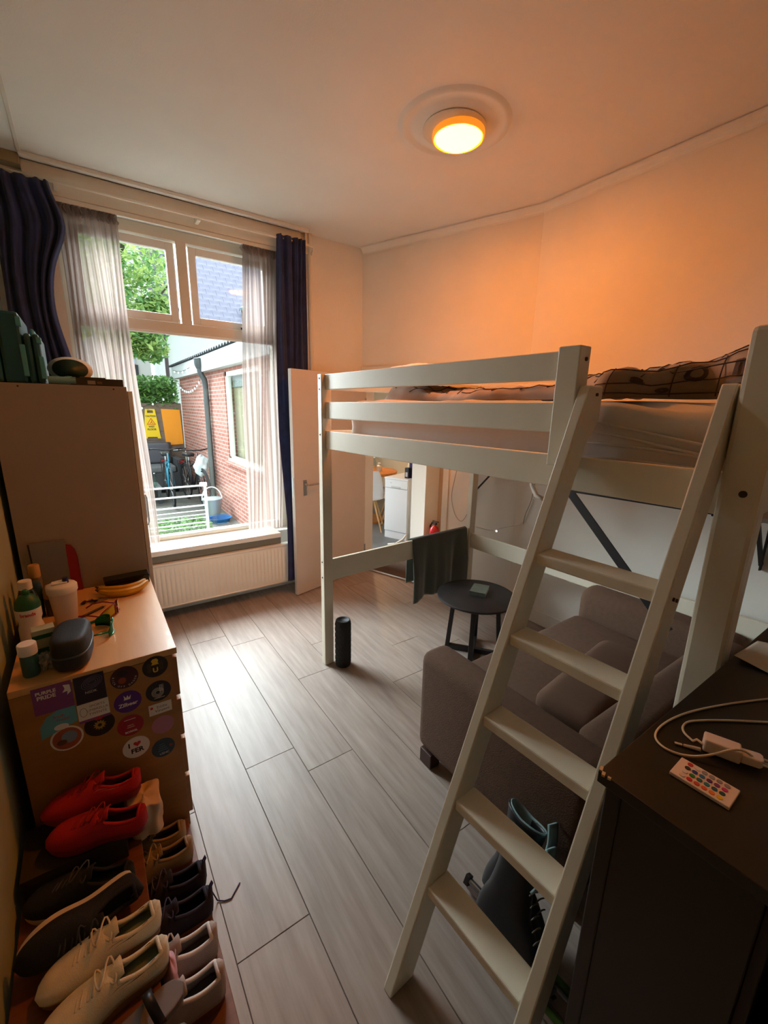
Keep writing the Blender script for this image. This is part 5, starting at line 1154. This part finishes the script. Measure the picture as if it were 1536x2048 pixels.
# yellow wet floor sign and orange board on the fence
ws = thing('wet_floor_sign', 'yellow wet floor sign hanging on the garden fence', 'sign', (1.22, 10.86, .95)); m_yel = mat('sign_yellow', '#e8c400', .5)
yS = 10.855
g = G(); pol = [(1.105, 1.585), (1.285, 1.585), (1.36, .945), (1.28, .945), (1.262, .975), (1.148, .975), (1.13, .945), (1.05, .945)]
def sp3(x, z, o=0): return (x, yS-o, z)
panel = [(1.10, 1.585), (1.29, 1.585)]
g.prism([sp3(1.103, 1.585), sp3(1.287, 1.585), sp3(1.293, 1.555), sp3(1.097, 1.555)], (0, .03, 0)).prism([sp3(1.097, 1.555), sp3(1.140, 1.555), sp3(1.135, 1.50), sp3(1.090, 1.50)], (0, .03, 0)).prism([sp3(1.25, 1.555), sp3(1.293, 1.555), sp3(1.300, 1.50), sp3(1.255, 1.50)], (0, .03, 0))
g.prism([sp3(1.090, 1.50), sp3(1.300, 1.50), sp3(1.355, .975), sp3(1.035, .975)], (0, .03, 0)).prism([sp3(1.035, .975), sp3(1.10, .975), sp3(1.09, .94), sp3(1.03, .94)], (0, .03, 0)).prism([sp3(1.29, .975), sp3(1.355, .975), sp3(1.36, .94), sp3(1.30, .94)], (0, .03, 0))
build('board', g, m_yel, ws)
m_sb = mat('sign_black', '#3a3420', .6); m_sr = mat('sign_red', '#c8401c', .6)
build('lettering', text_mesh('CAUTION', .045, lambda u, v: sp3(1.195+u, 1.43+v, .004), bold=.002), m_sb, ws); build('lettering', text_mesh('WET', .055, lambda u, v: sp3(1.195+u, 1.20+v, .004), bold=.002), m_sb, ws); build('lettering', text_mesh('FLOOR', .055, lambda u, v: sp3(1.195+u, 1.14+v, .004), bold=.002), m_sb, ws)
tri = build('warning_triangle', G().prism([sp3(1.105, 1.245, .002), sp3(1.285, 1.245, .002), sp3(1.195, 1.395, .002)], (0, -.002, 0)), m_sr, ws); build('triangle_field', G().prism([sp3(1.128, 1.258, .005), sp3(1.262, 1.258, .005), sp3(1.195, 1.368, .005)], (0, -.002, 0)), m_yel, tri)
build('slipping_figure', G().tube([sp3(1.165, 1.27, .008), sp3(1.195, 1.30, .008), sp3(1.205, 1.335, .008)], .008, 5).tube([sp3(1.235, 1.268, .008), sp3(1.195, 1.30, .008)], .007, 5).lathe([(.0001, -.009), (.009, 0), (.0001, .009)], sp3(1.208, 1.35, .008), 8), m_sr, tri)
ob = build('orange_board', G().prism([(1.415, yS, 1.59), (1.80, yS, 1.575), (1.815, yS, .80), (1.455, yS, .775)], (0, .03, 0)), mat('signal_orange', '#f0970a', .5), bev=.004); tag(ob, 'plain orange board hanging next to the wet floor sign', 'board')
# string lights
def bulbs(label, P, n):
    t = thing('string_lights', label, 'string lights', P[0]); pts = []
    for k in range(25):
        f = k/24; a, b = Vector(P[0]), Vector(P[1]); q = a.lerp(b, f); q.z -= P[2]*4*f*(1-f); pts.append(q)
    build('wire', G().tube(pts, .005, 5), m_black, t, smooth=True)
    me = None
    for k in range(n):
        i = (k+.5)/n*24; q = pts[int(i)].lerp(pts[min(24, int(i)+1)], i-int(i)); g = G().lathe([(.0001, -.055), (.018, -.045), (.022, -.025), (.012, -.005), (.006, 0)], q, 10)
        build('bulb', g, mat('festoon_bulb', '#f4f6f2', .2), t, smooth=True)
bulbs('string of round bulbs draped on the brick wall', ((BX-.05, 10.75, 2.16), (BX-.05, 8.3, 2.22), .22), 12)
bulbs('string of round bulbs stretched across the hedge', ((-.6, 10.75, 1.42), (BX-.05, 10.75, 2.0), .22), 11)
bulbs('string of round bulbs pinned to the fascia board', ((BX-.16, 10.6, 2.42), (BX-.16, 8.8, 2.36), .05), 4)
# lounge bench and table
lb = thing('garden_bench', 'dark garden lounge bench against the fence', 'bench', (.8, 10.4, GZ)); m_lw = mat('dark_rattan', '#3a3d40', .8, bump=.6, bscale=120)
build('seat_base', G().box(-.4, 1.52, 9.95, 10.75, GZ+.06, .28), m_lw, lb, bev=.01); build('backrest', G().box(-.4, 1.52, 10.66, 10.80, .28, .86), m_lw, lb, bev=.01); build('arm', G().box(1.50, 1.62, 9.95, 10.80, GZ+.0, .55), m_lw, lb, bev=.01); build('arm', G().box(-.52, -.4, 9.95, 10.80, GZ+.0, .55), m_lw, lb, bev=.01)
build('seat_cushion', rbox(-.38, .55, 9.95, 10.62, .285, .42, .04), mat('grey_outdoor_cloth', '#6a6b6d', .9), lb, smooth=True); build('seat_cushion', rbox(.57, 1.48, 9.95, 10.62, .285, .42, .04), mat('grey_outdoor_cloth', '#6a6b6d', .9), lb, smooth=True)
for x, c, lab in ((.62, '#44535a', 'blue grey cushion leaning on the garden bench'), (1.12, '#55545a', 'charcoal cushion leaning on the garden bench')):
    t = thing('outdoor_cushion', lab, 'cushion', (x+.1, 10.5, .42)); build('cover', rbox(x-.14, x+.34, 10.45, 10.60, .425, .87, .06), mat('cushion_'+c[1:], c, .9), t, smooth=True)
gt_ = thing('garden_table', 'low dark slatted garden table with bottles on it', 'table', (.95, 9.2, GZ))
for k in range(7): build('slat', G().box(.28+.11*k, .38+.11*k, 8.85, 9.55, .14, .165), mat('grey_slat', '#5a5d60', .8, var=.2), gt_, bev=.003)
for x in (.31, .99):
    for y in (8.9, 9.5): build('leg', G().box(x-.03, x+.03, y-.03, y+.03, GZ, .14), m_lw, gt_)
mgl = glass('green_bottle_glass', (.75, .92, .8))
for i, (x, y) in enumerate(((.72, 9.1), (.88, 9.2), (.95, 9.05))):
    lathe_thing('bottle', ('green glass bottle at the fence side of the garden table', 'green glass bottle standing between two others on the garden table', 'green glass bottle next to the teal bicycle on the garden table')[i], 'bottle', (x, y, .165), [('glass', [(.035, 0), (.035, .13), (.014, .18), (.013, .24)], mgl), ('cap', [(.015, .24), (.015, .255), (.0001, .256)], m_wp)], group='bottles on the garden table')
lathe_thing('glass_bowl', 'white dish on the garden table', 'dish', (.82, 8.96, .165), [('dish', [(.03, 0), (.08, .035), (.085, .04)], m_wp)])
# bicycles
def bicycle(label, loc, rz, col, bag=False):
    t = thing('bicycle', label, 'bicycle', loc, rotz=rz, group='parked bicycles'); mb = mat('bike_'+col[1:], col, .35); mr = mat('tyre', '#17171a', .8)
    for x in (0, 1.05):
        w_ = build('wheel', G().tube([(x+.33*math.cos(a), 0, .35+.33*math.sin(a)) for a in [k*PI/20 for k in range(40)]], .018, 8, close=True), mr, t, local=True, smooth=True)
        g = G()
        for k in range(14): a = k*PI/7; g.tube([(x, .02*(-1)**k, .35), (x+.32*math.cos(a), 0, .35+.32*math.sin(a))], .0015, 4)
        build('spoke_set', g, m_chrome, w_, local=True, kind='stuff'); build('hub', G().cyl((x, -.04, .35), (x, .04, .35), .02), m_chrome, w_, local=True)
        build('mudguard', G().tube([(x+.37*math.cos(a), 0, .35+.37*math.sin(a)) for a in [PI*.05+k*PI*.9/14 for k in range(15)]], .016, 6), mr, w_, local=True, smooth=True)
    build('frame', G().tube([(0, 0, .35), (.45, 0, .30), (.30, 0, .80)], .017, 8).tube([(.45, 0, .30), (.88, 0, .78)], .02, 8).tube([(.33, 0, .70), (.87, 0, .84)], .017, 8).tube([(0, 0, .35), (.33, 0, .72)], .012, 8), mb, t, local=True, smooth=True)
    build('fork', G().tube([(1.05, .05, .35), (.90, .03, .70), (.86, 0, .72), (.84, 0, .98)], .013, 8).tube([(1.05, -.05, .35), (.90, -.03, .70), (.86, 0, .72)], .013, 8), mb, t, local=True, smooth=True)
    h = build('handlebar', G().tube([(.70, -.30, 1.04), (.80, -.22, 1.06), (.84, -.08, 1.04), (.84, .08, 1.04), (.80, .22, 1.06), (.70, .30, 1.04)], .012, 8), m_steel, t, local=True, smooth=True)
    for s_ in (-1, 1): build('grip', G().cyl((.60, s_*.33, 1.03), (.74, s_*.28, 1.045), .017, seg=10), m_black, h, local=True, smooth='auto')
    build('saddle', rbox(.14, .42, -.08, .08, .88, .95, .03), m_black, t, local=True, smooth=True); build('seat_post', G().cyl((.28, 0, .78), (.27, 0, .89), .013), m_chrome, t, local=True)
    build('carrier', G().tube([(-.2, -.06, .76), (.2, -.06, .76), (.2, .06, .76), (-.2, .06, .76)], .008, 6, close=True).tube([(-.15, .06, .76), (0, .05, .35)], .007, 6).tube([(-.15, -.06, .76), (0, -.05, .35)], .007, 6), m_steel, t, local=True)
    build('rear_lamp', G().box(-.24, -.205, -.05, .05, .70, .76), mat('lamp_red', '#b01018', .3), t, local=True, bev=.005)
    build('crank', G().cyl((.45, -.06, .30), (.45, .06, .30), .05).bar((.45, .07, .30), (.55, .07, .18), .02, .012).bar((.45, -.07, .30), (.35, -.07, .42), .02, .012), m_steel, t, local=True)
    return t
bicycle('dark bicycle with wide handlebar parked beside the brick wall', (1.52, 9.15, GZ), -PI/2+.10, '#1d1d24')
bicycle('teal blue bicycle parked behind a dark one', (1.20, 9.45, GZ), -PI/2-.05, '#157a94')
pb = thing('plastic_bag', 'white plastic bag hanging from a bicycle handlebar', 'bag', (1.64, 8.30, .42))
def pbag(u, v):
    a_ = u*2*PI; b_ = (v-.5)*PI; r = 1+.18*math.sin(a_*3+b_*3)+.1*math.sin(a_*5-b_*6); return (1.64+.12*r*math.cos(a_)*math.cos(b_), 8.20+.09*r*math.sin(a_)*math.cos(b_), .62+.19*math.sin(b_)*(1+.1*math.sin(a_*2)))
build('bag', G().grid(pbag, 30, 18), mat('white_film', '#d7e3e6', .4, var=.1), pb, smooth=True)
# drying rack, bucket, basin, plants
dk = thing('drying_rack', 'white metal clothes drying rack outside the window', 'drying rack', (.9, 6.4, GZ)); m_dk = mat('white_wire_coat', '#eef2f2', .4)
for x in (.42, 1.30): build('leg', G().box(x-.018, x+.018, 6.385, 6.415, GZ, .60), m_dk, dk, bev=.004)
for i, z in enumerate((.575, .435, .285, .20, .14, .09, .02, -.03, -.10)):
    build('rail', G().cyl((.42, 6.40+(.05 if i > 2 else 0), z), (1.30, 6.40+(.05 if i > 2 else 0), z), .012 if i in (0, 1, 2, 6) else .007, seg=10), m_dk, dk, smooth='auto')
build('knuckle', rbox(1.23, 1.33, 6.38, 6.42, .56, .62, .015), m_dk, dk, smooth=True); build('foot', G().box(1.28, 1.32, 6.2, 6.7, GZ, GZ+.03), m_dk, dk); build('foot', G().box(.40, .44, 6.2, 6.7, GZ, GZ+.03), m_dk, dk)
bk_ = thing('zinc_bucket', 'pale zinc bucket with hoop handle standing by the brick wall', 'bucket', (1.585, 7.32, GZ)); m_zn = mat('zinc', '#a9b9bd', .4, metal=.4)
build('pail', G().lathe([(.10, 0), (.155, .32), (.162, .33), (.155, .335)], seg=30), m_zn, bk_, local=True, smooth='auto', solid=.004)
build('bottom', G().lathe([(.0001, .005), (.10, .005)], seg=30), m_zn, bk_, local=True)
build('handle', G().tube([(.16*math.cos(a), .03*math.sin(a), .31+.21*math.sin(a)) for a in [k*PI/14 for k in range(15)]], .009, 8), m_dk, bk_, local=True, smooth=True)
lathe_thing('blue_basin', 'blue plastic washing basin on the paving', 'basin', (1.60, 6.93, GZ), [('basin', [(.0001, .006), (.13, .006), (.165, .085), (.18, .088), (.178, .095), (.160, .09), (.127, .012), (.0001, .012)], mat('basin_blue', '#15609c', .4))])
gp_ = thing('ground_plants', 'low green weeds growing between the paving', 'plants', (.9, 6.7, GZ)); build('leaf_mass', leaves(1600, lambda r: (.55+.85*r.random(), 6.55+.75*r.random()**2, GZ+.01+.10*r.random()**2), .03, 5), m_hl, gp_, kind='stuff')
